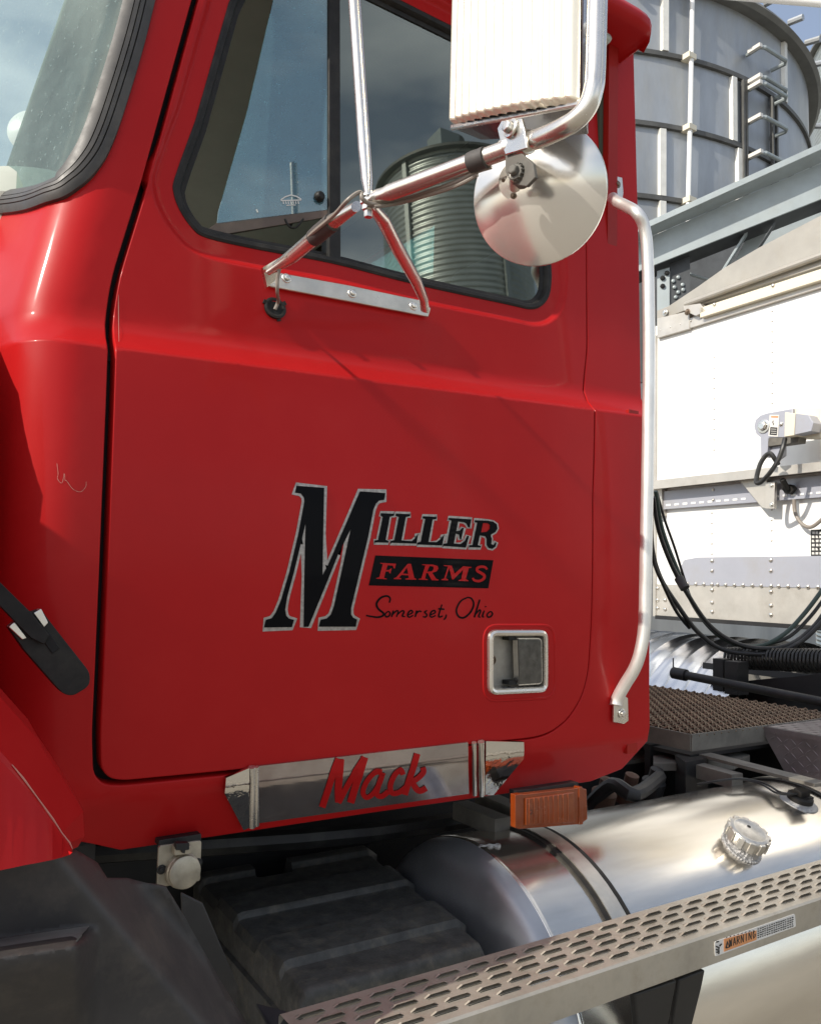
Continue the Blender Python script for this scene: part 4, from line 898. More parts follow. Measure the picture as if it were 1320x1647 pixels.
def wtext(txt, x0, y0, x1, y1, h, w, sp=1.0):   # baseline from (x0,y0) to (x1,y1)
    n = len(txt); 
    for i, ch in enumerate(txt):
        for st in WG[ch]:
            pts = []
            for a, b in st:
                t = (i+.12+.66*a)/n; pts.append((x0+(x1-x0)*t, y0+(y1-y0)*t-h*b))
            wrib(pts, w)
wtext('WARNING', 322, 494, 664, 372, 98, .62)
wrib([(285, 505), (308, 425), (330, 490), (288, 503)], 1.0)
for j in range(5):
    for i in range(16):
        x0 = 680+i*28.5; y0 = 268+j*27-(x0-680)*.335; wrib([(x0, y0), (x0+random.uniform(15, 25), y0-random.uniform(5, 8))], .85)
for k in range(7): x0 = 285+k*48; wrib([(x0, 372-(x0-285)*.27), (x0+18, 367-(x0-285)*.27)], .7)
for st in ([(165, 430), (200, 420)], [(160, 480), (200, 500), (195, 530), (160, 520)], [(205, 480), (235, 450)], [(165, 560), (200, 545), (195, 580)]): wrib(st, 1.1)
mb.build('warning_label', step)['label'] = 'small orange and white WARNING sticker'
# ---- ribbed black battery box lid
zbt = 1.06
def B(px, py, z=zbt): return P(px, py, 2, z)
def lerp2(a, b, t): return (a[0]+(b[0]-a[0])*t, a[1]+(b[1]-a[1])*t)
nl, nr, fr_, fl = (486, 1598), (782, 1518), (592, 1366), (312, 1414)
cA, cB, cC, cD = B(*nl), B(*nr), B(*fr_), B(*fl)
rv = lambda px, py: (B(px, py)-cB).dot(cC-cB)/(cC-cB).length_squared
ribs = ((rv(747, 1488), rv(698, 1456)), (rv(660, 1424), rv(616, 1400)), (.93, 1.2))
nu, nv = 44, 150; vs = []; mb = MB()
for j in range(nv+1):
    v = j/nv; rib = 0; ev = v*(cC-cB).length
    for c0, c1__ in ribs: rib = max(rib, min(1, max(0, (v-c0)/.012))*(1-min(1, max(0, (v-c1__)/.012))))
    for i in range(nu+1):
        u_ = i/nu; p = cA.lerp(cB, u_).lerp(cD.lerp(cC, u_), v); W_ = (cB-cA).length
        p += (cB-cA).normalized()*(.010*rib if i == nu else 0)
        eu = min(u_, 1-u_)*W_; r_ = .016
        z = zbt+.011*rib
        for e_ in (eu, ev):
            if e_ < r_: z -= r_-math.sqrt(max(0, r_*r_-(r_-e_)**2))
        if v > .90 and .30 < u_ < .50: z -= .06
        vs.append((p.x, p.y, z-.004*v*0))
m_ = nu+1; fs = [(j*m_+i, j*m_+i+1, (j+1)*m_+i+1, (j+1)*m_+i) for j in range(nv) for i in range(nu)]
b0 = len(vs); per = [i for i in range(m_)]+[j*m_+nu for j in range(1, nv+1)]+[nv*m_+i for i in range(nu-1, -1, -1)]+[j*m_ for j in range(nv-1, 0, -1)]
for i in per: p = Vector(vs[i]); vs.append((p.x, p.y, zbt-.055))
for i in per:
    p = Vector(vs[i]); o_ = p-(cA+cB+cC+cD)/4; o_.z = 0; vs.append(tuple(Vector((p.x, p.y, zbt-.058))+o_.normalized()*.007))
for i in per:
    p = Vector(vs[i]); o_ = p-(cA+cB+cC+cD)/4; o_.z = 0; vs.append(tuple(Vector((p.x, p.y, zbt-.34))+o_.normalized()*.007))
L_ = len(per)
for k in range(L_):
    k2 = (k+1) % L_; fs += [(per[k], per[k2], b0+k2, b0+k), (b0+k, b0+k2, b0+L_+k2, b0+L_+k), (b0+L_+k, b0+L_+k2, b0+2*L_+k2, b0+2*L_+k)]
mb.add(vs, fs, 'batt_plastic'); mb.build('battery_box', T, sharp=30)['label'] = 'dusty black ribbed battery box cover'
# ---- chassis under and behind the cab
mb = MB()
for y in (1.72, 2.58): mb.box((3.2, y, 1.0), (5.9, .018, .26), 'frame_black'); mb.box((3.2, y+.03, 1.135), (5.9, .08, .012), 'frame_dusty'); mb.box((3.2, y+.03, .865), (5.9, .08, .012), 'frame_black')
for x in (.7, 1.45, 2.2, 3.0, 4.2): mb.box((x, 2.15, 1.0), (.12, .84, .16), 'frame_black')
mb.box((.8, 2.12, .62), (1.1, 1.6, .2), 'frame_black'); mb.box((.75, 2.3, 1.18), (1.0, .9, .06), 'black_gap')  # black slab paints the deep shade of the cavity under the cab
mb.prism([P(*q, 2, 1.17) for q in [(1050, 1196), (1100, 1180), (1205, 1214), (1180, 1226), (1050, 1228)]], (0, 0, -.02), 'frame_dusty')
for a, b in (((740, 1302), (808, 1330)), ((775, 1286), (836, 1312)), ((1114, 1236), (1185, 1256))): mb.bar(P(*a, 2, 1.16), P(*b, 2, 1.16), .04, .035, 'frame_dusty')
mb.bar(P(1110, 1208, 2, 1.19), P(1320, 1262, 2, 1.19), .05, .008, 'frame_dusty')
mb.prism([P(*q, 2, 1.19) for q in [(1085, 1214), (1120, 1208), (1138, 1218), (1102, 1226)]], (0, 0, -.10), 'frame_black'); mb.box((2.35, 1.64, 1.12), (.9, .02, .16), 'black_gap')
for (px, py) in ((1050, 1262), (1010, 1272), (970, 1280)):
    mb.lathe(P(px, py, 2, 1.12), (0, -.3, 1), [(.03, -.03), (.032, .01), (.018, .02), (.018, .045), (0, .05)], 'rusty' if px != 1050 else 'frame_black', 14)
mb.tube([P(950, 1292, 2, 1.1), P(985, 1262, 2, 1.16), P(1020, 1278, 2, 1.15), P(1060, 1250, 2, 1.15)], .018, 'frame_black', 10, 4)
mb.build('chassis_frame', T, bevel=.003)
# cab mounts / cross tubes in the dark under the sill
mb = MB(); mb.tube([(.35, 1.55, 1.16), (.9, 1.5, 1.13), (1.5, 1.56, 1.10)], .02, 'hose_black', 8, 4); mb.box((.25, 1.5, 1.1), (.12, .4, .3), 'frame_black'); mb.build('under_cab_lines', T)
# front wheel & rear tandem wheels
def wheel(x, y, r=.50, w=.28):
    mb = MB(); mb.lathe((x, y-w/2, r), (0, 1, 0), [(.30, .02), (.46, 0), (r, .03), (r, w-.03), (.46, w), (.30, w-.02)], 'tyre', 56)
    for k in range(56):
        t = 2*math.pi*k/56; mb.box((x+math.cos(t)*r, y, r+math.sin(t)*r), (.02, w*.8, .022), 'tyre', Matrix.Rotation(-t, 4, 'Y'))
    o = mb.build('wheel', T); m2 = MB(); m2.lathe((x, y-w/2, r), (0, 1, 0), [(.30, .02), (.28, .06), (.10, .06), (.09, .0), (0, -.01)], 'brushed_alu', 40); m2.build('rim', o)
wheel(-.75, 1.15)
for x in (3.6, 4.95):
    for y in (1.35, 2.95): wheel(x, y)
# deck plate: expanded-metal grating in a frame
dz = 1.25; dx0, dx1, dy0, dy1 = 1.90, 2.66, 1.49, 2.85
mb = MB(); mb.box(((dx0+dx1)/2, dy0, dz-.02), (dx1-dx0, .006, .045), 'frame_dusty'); mb.box((dx0, (dy0+dy1)/2, dz-.02), (.006, dy1-dy0, .045), 'frame_dusty'); mb.box((dx1, (dy0+dy1)/2, dz-.02), (.006, dy1-dy0, .045), 'frame_dusty')
mb.box(((dx0+dx1)/2, (dy0+dy1)/2, dz-.06), (dx1-dx0-.02, dy1-dy0-.02, .01), 'frame_black')
px_, py_ = .032, .0185; ny = int((dy1-dy0)/py_)
for j in range(ny):
    y = dy0+.006+j*py_; n = int((dx1-dx0)/(px_/2)); pts = []
    for i in range(n+1): pts.append((dx0+i*px_/2, y+(py_*.47 if (i+j) % 2 else -py_*.47), dz+(.007 if i % 2 else -.003)))
    vs = []
    for p in pts: vs += [(p[0], p[1]-.003, p[2]), (p[0], p[1]+.002, p[2]+.004), (p[0], p[1]+.002, p[2]-.005)]
    mb.add(vs, [(i*3+a, i*3+(a+1) % 3, (i+1)*3+(a+1) % 3, (i+1)*3+a) for i in range(n) for a in range(3)], 'grating')
mb.build('deck_grating', T)['label'] = 'rusty expanded metal deck plate behind the cab'
# diamond-plate box
k0 = P(1220, 1167, 2, 1.25); mb = MB(); x0, y0_ = k0.x, k0.y
mb.hexa([(x0, y0_, 1.25), (x0+1.0, y0_, 1.25), (x0+1.0, y0_-.62, 1.25), (x0, y0_-.62, 1.25)], [(x0, y0_-.17, 1.0), (x0+1.0, y0_-.17, 1.0), (x0+1.0, y0_-.62, 1.0), (x0, y0_-.62, 1.0)], 'tread')
for j in range(30):
    for i in range(14):
        yy = y0_-.02-j*.022; z = 1.24-i*.019
        if yy < y0_-.6: continue
        if z > 1.02 and yy < y0_-.02-(1.25-z)*.7:
            s = 1 if (i+j) % 2 else -1; c = Vector((x0-.0008, yy, z)); d_ = Vector((0, .0075, s*.0065)); mb.tube([c-d_, c, c+d_], [.0006, .0021, .0006], 'tread', 6)
for j in range(24):
    for i in range(36):
        s = 1 if (i+j) % 2 else -1; c = Vector((x0+.02+i*.027, y0_-.02-j*.025, 1.2505)); d_ = Vector((.009, s*.007, 0)); mb.add([c-d_, c+Vector((.0018*s, -.0022, .0012)), c+d_, c+Vector((-.0018*s, .0022, .0012))], [(0, 1, 2, 3)], 'tread')
mb.box((x0+.003, y0_-.305, 1.243), (.012, .6, .014), 'tread')
mb.build('tread_plate_box', T, sharp=30)
# polished rear fender, ribbed
fcx, fcz, fr0, fy0, fy1 = 3.95, .62, .76, 2.45, 3.42
mb = MB(); n = 60; prof = []
yy = fy0
npf = 40
for j in range(npf+1):
    t = j/npf; y = fy0+(fy1-fy0)*t; k = .010 if (t*8) % 1 < .18 else 0; prof.append((y, k))
vs = []
for i in range(n+1):
    t = R(5)+R(170)*i/n
    for y, k in prof: vs.append((fcx-math.cos(t)*(fr0+k)*1.0, y, fcz+math.sin(t)*(fr0+k)))
m_ = len(prof); mb.add(vs, [(i*m_+j, i*m_+j+1, (i+1)*m_+j+1, (i+1)*m_+j) for i in range(n) for j in range(m_-1)], 'fender_alu')
fo = mb.build('rear_fender', T, sharp=30); fo['label'] = 'polished ribbed rear wheel fender on the far side'
# fifth wheel, black tube, ramps
mb = MB(); a = P(1082, 1082, 0, 2.78); b = P(1330, 1131, 0, 2.78)
mb.tube([a, b, b+(b-a)*.8], .017, 'frame_black', 14); mb.tube([a+(a-b)*.0, a+(b-a)*.10], .024, 'frame_black', 14); mb.tube([a, a+Vector((0, .0, .06))], .003, 'frame_black', 6)
mb.box((3.85, 2.15, 1.23), (.9, .9, .03), 'frame_black', Matrix.Rotation(R(6), 4, 'Y')); mb.box((3.85, 2.15, 1.14), (.5, .7, .12), 'frame_black'); 
mb.prism([P(*q, 0, 3.0) for q in [(1190, 1096), (1320, 1083), (1400, 1080), (1400, 1135), (1240, 1118)]], (.02, 0, 0), 'frame_black')
mb.box(P(1160, 1085, 0, 2.95), (.05, .05, .13), 'frame_black'); mb.box(P(1184, 1090, 0, 2.93), (.07, .06, .13), 'frame_black')
mb.box((3.1, 2.15, 1.08), (.5, .9, .05), 'frame_black')
mb.build('fifth_wheel', T, bevel=.003)
mb = MB(); pts = []; A_ = P(1172, 1058, 0, 3.05); B_ = P(1420, 1066, 0, 3.05); N_ = 40; d_ = (B_-A_); 
for i in range(N_*10+1):
    t = i/(N_*10); w_ = t*N_*2*math.pi; pts.append(A_+d_*t+Vector((math.cos(w_)*.042, 0, math.sin(w_)*.042)))
mb.tube(pts, .0062, 'hose_black', 5)
tag(mb.build('coiled_air_line'), 'coiled black air line stretched behind the cab above the chassis', 'hose')
# far-side round mirror seen through the windshield
mb = MB(); mc = P(52, 213, 1, 3.25); mb.lathe(mc, (-.5, -1, .1), [(.085, 0), (.085, .01), (.05, .03), (0, .035)], 'white_panel', 40); mb.tube([mc+Vector((.0, .02, -.07)), mc+Vector((-.05, .02, -.2)), mc+Vector((-.2, -.1, -.24))], .02, 'black_rubber', 10)
mb.build('round_mirror', T)['label'] = 'passenger side round mirror seen through the windshield'
# ================================================================= AIR HOSES between cab and trailer
def hose(label, pts, r, mat, x0=2.55, x1=3.0, name='air_hose'):
    n = len(pts); q = [P(p[0], p[1], 0, x0+(x1-x0)*i/(n-1)) for i, p in enumerate(pts)]
    mb = MB(); mb.tube(q, r, mat, 10, 6); return tag(mb.build(name), label, 'hose', 'hoses slung between cab and trailer')
hose('black air hose hanging lowest, at the bottom of the slung bundle', [(1046, 810), (1048, 880), (1062, 930), (1090, 975), (1120, 1015), (1155, 1042), (1195, 1051), (1245, 1050), (1290, 1030), (1330, 990)], .0095, 'hose_black', 2.5, 3.2)
hose('black air hose just above the lowest one, dividing early from it at the left', [(1050, 800), (1058, 850), (1078, 905), (1108, 960), (1140, 1005), (1180, 1033), (1225, 1043), (1270, 1036), (1310, 1005), (1340, 960)], .009, 'hose_black', 2.55, 3.25)
hose('faded green air line, the one climbing to the right edge above the black hoses', [(1054, 790), (1064, 850), (1086, 910), (1116, 975), (1150, 1018), (1190, 1038), (1225, 1038), (1260, 1020), (1290, 990), (1322, 948), (1350, 905)], .009, 'hose_green', 2.6, 3.35)
hose('thin black cable on the inner side of the bundle beside the white trailer', [(1056, 792), (1068, 835), (1084, 880), (1098, 925), (1112, 965), (1135, 1002)], .0055, 'hose_black', 2.62, 3.0)
hose('short dark hose bunched against the grab handle at the upper left', [(1046, 840), (1050, 900), (1068, 945), (1088, 985), (1108, 1010)], .007, 'hose_black', 2.48, 2.8)
hose('slim black hose hugging the inside curve of the bundle, just below the green line', [(1054, 806), (1062, 862), (1082, 916), (1112, 968), (1145, 1012), (1186, 1036), (1228, 1036), (1268, 1024), (1302, 992), (1330, 955)], .0075, 'hose_black', 2.66, 3.3)
mb = MB(); q = P(1096, 938, 0, 2.66); mb.tube([q+Vector((-.0, .015, .02)), q, q+Vector((0, -.015, -.02))], .019, 'tape', 12)
tag(mb.build('hose_clip'), 'black tape clip round the hanging hose bundle', 'clip')
# ================================================================= THE GRAIN TRAILER (front wall faces the cab)
tpt = (3.8, 3.2, 0); td = ray(-132, 912); td = _n((td[0], td[1], 0)); tn = (-td[1], td[0], 0)      # td runs along the front wall; tn points forward
if tn[0] > 0: tn = (-tn[0], -tn[1], 0)
tdv, tnv = Vector(td), Vector(tn)
def TP(px, py, o=0): return PP(px, py, tuple(Vector(tpt)+tnv*o), tn)
TR = thing('grain_trailer', 'white hopper grain trailer with riveted front wall behind the cab', 'trailer', (3.8, 2.0, 0))
def quad(mb, pxs, off, th, mat):
    mb.prism([TP(*q, off) for q in pxs], -tnv*th, mat)
XR = 1750
def ext(a, b, x): # extend line a-b to pixel x
    return (x, a[1]+(b[1]-a[1])*(x-a[0])/(b[0]-a[0]))
L_top = ((1056, 540), (1320, 460)); L_shT = ((1051, 774), (1320, 743)); L_shB = ((1051, 786), (1320, 757)); L_chB = ((1064, 819), (1320, 802))
L_bz = ((1101, 940.7), (1320, 946.5)); L_bot = ((1050, 988), (1320, 1003)); L_gt = ((1100, 903), (1320, 897))
def wp_(L, x): return ext(*L, x)
pR = TP(*wp_(L_bot, 1700)); leftp = TP(1053, 760); ln = (TP(1320, 800)-TP(1053, 800)).length
w_total = 2.5; zt1 = TP(*L_top[0]).z; zb1 = TP(*L_bot[0]).z
O = Vector((leftp.x, leftp.y, 0)); RV = (TP(1320, 800)-TP(1053, 800)); RV.z = 0; RV.normalize()      # towards the near side of the trailer
def tb(s, z, off=0): return O+RV*s+Vector((0, 0, z))+tnv*off
mb = MB(); th = .03
mb.hexa([tb(0, zb1-.0), tb(w_total, zb1), tb(w_total, zt1+.06), tb(0, zt1+.06)], [p-tnv*7.5 for p in [tb(0, zb1), tb(w_total, zb1), tb(w_total, zt1+.06), tb(0, zt1+.06)]], 'white_panel')
tw = mb.build('front_wall', TR)
# hoppers below
mb = MB()
for k in (1.2, 4.2):
    a = [tb(.05, zb1, -k)+Vector((0, 0, 0)), tb(w_total-.05, zb1, -k), tb(w_total-.05, zb1, -k-2.8), tb(.05, zb1, -k-2.8)]; b = [tb(.9, .75, -k-1.1), tb(1.6, .75, -k-1.1), tb(1.6, .75, -k-1.8), tb(.9, .75, -k-1.8)]
    mb.hexa(a, b, 'cream')
mb.build('hopper', TR)
for s in (.35, 2.1):
    mb = MB(); mb.hexa([tb(s, .0, -2.2), tb(s+.12, .0, -2.2), tb(s+.12, zb1, -2.2), tb(s, zb1, -2.2)], [p-tnv*.12 for p in [tb(s, .0, -2.2), tb(s+.12, .0, -2.2), tb(s+.12, zb1, -2.2), tb(s, zb1, -2.2)]], 'brushed_alu'); mb.build('landing_leg', TR)
# lower grey band, chin plate and rivets
zbz = TP(1200, 943).z; zgt = TP(1240, 899).z
mb = MB(); pg = [(0.06, zb1-.004), (w_total, zb1-.004), (w_total, zbz), (.06, zbz)]
mb.prism([tb(s, z, .006) for s, z in [(0, zb1-.004), (w_total, zb1-.004), (w_total, zbz), (0, zbz)]], -tnv*.006, 'trailer_alu')
s1 = (TP(1095, 920)-O).dot(RV); arc = [(s1, zbz)]+[(s1-.0+.03*0-.035*math.cos(t)+.035, zbz+.02+(zgt-zbz-.02)*math.sin(t)) for t in [0, .4, .8, 1.2, 1.57]]+[(s1+.12, zgt+.012), (w_total, zgt+.012), (w_total, zbz)]
mb.prism([tb(s, z, .010) for s, z in arc], -tnv*.010, 'trailer_grey')
mb.prism([tb(s, z, .02) for s, z in [(0.02, zb1-.025), (w_total, zb1-.025), (w_total, zb1-.005), (.02, zb1-.005)]], -tnv*.4, 'frame_black')
xs_ = [1105, 1118, 1131, 1144, 1153, 1166, 1180, 1194, 1209, 1223, 1239, 1251, 1266, 1283, 1298, 1314]
for x in xs_+[1331, 1349, 1368, 1388, 1409, 1431]: mb.rivet(TP(x, 938.5+(x-1101)*.027, .011), tnv, .011, 'stainless')
for x, ys_ in ((1144.5, (902, 918, 949, 969, 984)), (1239, (901, 918, 952, 974, 989)), (1057, (946, 965, 978)), (1069, (965, 980))):
    for y in ys_: mb.rivet(TP(x, y, .011 if y < 940 else .007), tnv, .012, 'stainless')
mb.build('lower_band', TR, sharp=30)
# rivet rows on the white panels, left corner post
mb = MB()
for x0_, y0_2, y1_2 in ((1147.5, 575, 740), (1241, 500, 670), (1240, 820, 885), (1144, 825, 895)):
    y = y0_2
    while y < y1_2: mb.rivet(TP(x0_, y, .001), tnv, .0055, 'trailer_alu'); y += 16.5
mb.hexa([tb(-.004, zb1-.01, .012), tb(.016, zb1-.01, .012), tb(.016, zt1, .012), tb(-.004, zt1, .012)], [p-tnv*.05 for p in [tb(-.004, zb1-.01, .012), tb(.016, zb1-.01, .012), tb(.016, zt1, .012), tb(-.004, zt1, .012)]], 'trailer_alu')
mb.build('rivet_rows', TR)
# top rail, tarp track and domed end cap
mb = MB()
quad(mb, [(1056, 528), wp_(((1056, 528), (1320, 446)), XR), wp_(L_top, XR), (1056, 544)], .02, .03, 'trailer_alu')
quad(mb, [(1056, 512), (1108, 500), (1108, 529), (1056, 544)], .024, .03, 'trailer_alu')
quad(mb, [(1125, 495), wp_(((1125, 495), (1320, 432)), XR), wp_(((1125, 511), (1320, 450)), XR), (1125, 511)], .05, .05, 'cream')
for i in range(24):
    x = 1062+i*16; y = 533-(x-1056)*.307; mb.rivet(TP(x, y, .022), tnv, .006, 'stainless')
for x in (1148, 1242, 1340): mb.rivet(TP(x, 496-(x-1125)*.323+1, .052), tnv, .010, 'stainless')
mb.build('top_rail', TR, bevel=.002)
mb = MB()
cap = [(1056, 500), (1075, 492), (1120, 462), (1165, 430), (1220, 398), (1270, 372), (1320, 346), (1450, 285), (1600, 240), (1750, 222)]; base = [(1750, 300), (1320, 428), (1120, 492), (1056, 516)]
quad(mb, cap+base, .014, 1.2, 'tarp_cap')
a_ = [TP(*q, .035) for q in [(1102, 490), (1320, 411), (1500, 348)]]
mb.tube(a_, .016, 'tarp_cap', 10)
quad(mb, [(1098, 492), (1125, 488), (1134, 500), (1118, 508), (1100, 500)], .05, .04, 'trailer_alu'); mb.bolt(TP(1105, 502, .05), tnv, .012, .015, 'lock'); mb.bolt(TP(1069, 503, .026), tnv, .012, .012)
mb.build('end_cap', TR, bevel=.003)
# shelf and channel
mb = MB(); so_ = .11
quad(mb, [(1050, 773), wp_(L_shT, XR), wp_(L_shB, XR), (1050, 787)], so_, .006, 'trailer_alu')
c0s = (TP(1051, 780)-O).dot(RV); zs = TP(1200, 770, so_).z; z787 = TP(1051, 787, so_).z; z773 = TP(1051, 773, so_).z
mb.hexa([tb(0, z787+.012, so_-.006), tb(w_total, z787+.012, so_-.006), tb(w_total, z787+.016, so_-.006), tb(0, z787+.016, so_-.006)], [tb(0, z787+.012, 0), tb(w_total, z787+.012, 0), tb(w_total, z787+.016, 0), tb(0, z787+.016, 0)], 'trailer_alu')
zc1 = TP(1200, 810).z
mb.prism([tb(s, z, .028) for s, z in [(0.035, zc1), (w_total, zc1), (w_total, z787-.004), (.035, z787-.004)]], -tnv*.028, 'trailer_grey')
quad(mb, [(1051, 786), (1064, 786), (1064, 829), (1056, 832), (1051, 828)], .04, .04, 'trailer_alu')
y = 0
for i in range(26):
    x = 1070+i*13.4
    if 1195 < x < 1235: continue
    yy = 813-(x-1070)*.082; quad(mb, [(x, yy-2), (x+7.5, yy-2.6), (x+7.5, yy+.8), (x, yy+1.4)], .030, .003, 'white_panel')  # white dashes: sunlight falling through the shelf slots, painted on
mb.rivet(TP(1146, 788, .03), tnv, .008); mb.rivet(TP(1146, 804, .03), tnv, .008)
quad(mb, [(1188, 772), (1232, 768), (1232, 818), (1224, 816)], .06, .006, 'trailer_alu'); quad(mb, [(1230, 776), (1245, 775), (1244, 818), (1230, 818)], .07, .02, 'trailer_alu')
for y in (781, 812): mb.bolt(TP(1240, y, .07), tnv, .008, .008)
mb.build('shelf', TR, bevel=.0015)
# dark plug bracket on the channel
mb = MB(); quad(mb, [(1254, 785), (1262, 778), (1274, 780), (1278, 786), (1270, 795), (1262, 794)], .055, .02, 'black_rubber'); mb.tube([TP(1266, 787, .06), TP(1257, 771, .10)], .014, 'black_rubber', 10); mb.build('plug_holder', TR, bevel=.003)
# roll-tarp motor
mb = MB(); mo = .20
def MO(x, y, o): return TP(1190+x/8.238, 640+y/8.238, o)
mb.prism([MO(*q, mo) for q in [(180, 380), (200, 290), (260, 235), (345, 205), (690, 140), (690, 520), (380, 525), (350, 790), (270, 780), (265, 520), (210, 480)]], -tnv*.03, 'trailer_grey')
mb.prism([MO(*q, mo+.05) for q in [(590, 190), (725, 205), (710, 495), (580, 515)]], -tnv*.08, 'cream')
mb.prism([MO(*q, mo+.045) for q in [(725, 205), (900, 225), (965, 330), (940, 440), (710, 490)]], -tnv*.08, 'trailer_grey')
mb.prism([MO(*q, mo-.02) for q in [(690, 130), (1600, 130), (1600, 520), (690, 520)]], -tnv*.10, 'cream')
mb.prism([MO(*q, mo) for q in [(360, 530), (770, 520), (760, 590), (360, 645)]], -tnv*.06, 'frame_dusty')
mb.prism([MO(*q, mo-.02) for q in [(360, 620), (560, 600), (560, 760), (480, 820), (400, 740)]], -tnv*.03, 'trailer_grey')
mb.bolt(MO(308, 378, mo), tnv, .022, .02); mb.rivet(MO(540, 350, mo), tnv, .012)
motor = mb.build('tarp_motor', TR, bevel=.002)
mb = MB(); quadm = lambda q, o, m: mb.prism([MO(*p, o) for p in q], -tnv*.001, m)
quadm([(385, 225), (515, 225), (495, 515), (370, 505)], mo+.002, 'label_white'); quadm([(405, 240), (500, 240), (498, 262), (405, 258)], mo+.003, 'label_orange'); quadm([(395, 385), (488, 392), (480, 495), (385, 488)], mo+.003, 'label_black')
for k in range(3): quadm([(402, 408+k*28), (474, 412+k*28), (474, 418+k*28), (402, 414+k*28)], mo+.004, 'label_white')
ribbon(mb, [(433, 300), (425, 330), (440, 340), (432, 360)], 4, 'label_black', lambda x, y: MO(x, y, mo+.0035)); mb.build('warning_label', motor)
mb = MB(); mb.tube([MO(590, 540, mo+.03), MO(560, 660, mo+.05), MO(500, 820, mo+.06), MO(400, 980, mo+.07), MO(280, 1110, mo+.06), MO(215, 1125, mo+.06), MO(215, 1050, mo+.05), MO(260, 880, mo+.04), MO(330, 770, mo+.03), MO(400, 740, mo+.03), MO(460, 820, mo+.02), MO(500, 880, mo)], .011, 'hose_black', 10, 5); mb.build('motor_cable', TR); mb = MB()
mb.tube([TP(1276, 803, .03), TP(1278, 825, .03), TP(1288, 842, .04), TP(1302, 848, .04), TP(1318, 838, .04), TP(1340, 815, .03)], .009, 'cable_grey', 8, 5); mb.build('motor_cable', TR)
mb = MB(); quad(mb, [(1303, 852), (1360, 850), (1360, 896), (1303, 897)], .004, .002, 'label_black')
for r_ in range(6):
    for c_ in range(8):
        x = 1304.5+c_*6+random.uniform(0, 1); y = 855+r_*6.6; quad(mb, [(x, y), (x+random.uniform(2.5, 4.8), y), (x+4.2, y+3.8), (x, y+3.8)], .006, .001, 'label_white')
mb.build('data_label', TR)
# ================================================================= STEEL CONVEYOR GALLERY above the trailer
SG = thing('steel_gallery', 'grey steel beam gallery rising to the right in front of the big bin', 'steel structure', (7.0, 4.6, 0))
gp = (6.2, 5.0, 0); gn = _n((-.80, -.60, 0))
# direction of the beam's edges in the picture is kept; the gallery stands on a plane well behind the trailer
def GP(px, py, o=0): return PP(px, py, tuple(np.array(gp)+gn*o), gn)
gv = Vector(gn)
mb = MB()
def gq(pxs, off, th, mat): mb.prism([GP(*q, off) for q in pxs], -gv*th, mat)
def gl(a, b, x): return ext(a, b, x)
top = ((1052, 362), (1320, 241)); web_t = ((1052, 378), (1320, 262)); web_b = ((1055, 425), (1320, 320))
a = GP(*gl(*top, 990), .20); b = GP(*gl(*top, 1700), .20); c = GP(*gl(*web_t, 1700), 0); d = GP(*gl(*web_t, 990), 0); mb.prism([a, b, c, d], (0, 0, .02), 'galv_blue'); mb.prism([a, b, b+Vector((0, 0, .06)), a+Vector((0, 0, .06))], gv*.01, 'galv_blue')
gq([gl(*web_t, 990), gl(*web_t, 1700), gl(*web_b, 1700), gl(*web_b, 990)], 0, .02, 'galv_blue')
gq([(990, gl(*web_b, 990)[1]-2), (1700, gl(*web_b, 1700)[1]-2), (1700, gl(*web_b, 1700)[1]+1), (990, gl(*web_b, 990)[1]+1)], -.02, .3, 'dark_steel')
mb.build('main_beam', SG, bevel=.003)
mb = MB(); gq([(1000, 400), (1700, 180), (1700, 500), (1000, 620)], -1.0, .05, 'dark_steel')  # dark sheet paints the shade in the openings below the beam
mb.build('shade_sheet', SG)
mb = MB(); gq([(1056, 436), (1076, 430), (1076, 620), (1056, 620)], -.1, .02, 'galv_blue'); gq([(1077, 420), (1109, 412), (1109, 640), (1077, 640)], -.12, .02, 'dark_steel')
for (x, y) in ((1072, 439), (1065, 447), (1065, 460)): mb.rivet(GP(x, y, -.09), gv, .025, 'black_gap')
for (x, y) in ((1082, 452), (1090, 446), (1084, 462), (1097, 458), (1090, 470), (1098, 466), (1086, 478)): mb.rivet(GP(x, y, -.11), gv, .02, 'galv_blue')
mb.build('post', SG)
mb = MB(); gq([(1197, 374), (1203, 371), (1160, 440), (1153, 445)], -.1, .1, 'galv_blue'); gq([(1203, 378), (1236, 366), (1222, 395), (1170, 440)], -.3, .02, 'galv_blue'); gq([(1244, 357), (1247, 356), (1215, 405), (1212, 407)], -.05, .12, 'dark_steel'); gq([(1108, 438), (1140, 448), (1140, 451), (1108, 441)], -.4, .05, 'galv_blue')
for q in ((1250, 385), (1262, 366), (1272, 360), (1280, 362)): pass
mb.lathe(GP(1266, 380, -.7), gv, [(.0, .1), (.34, .1), (.36, 0)], 'galv_blue', 30); mb.build('brace', SG, bevel=.002)
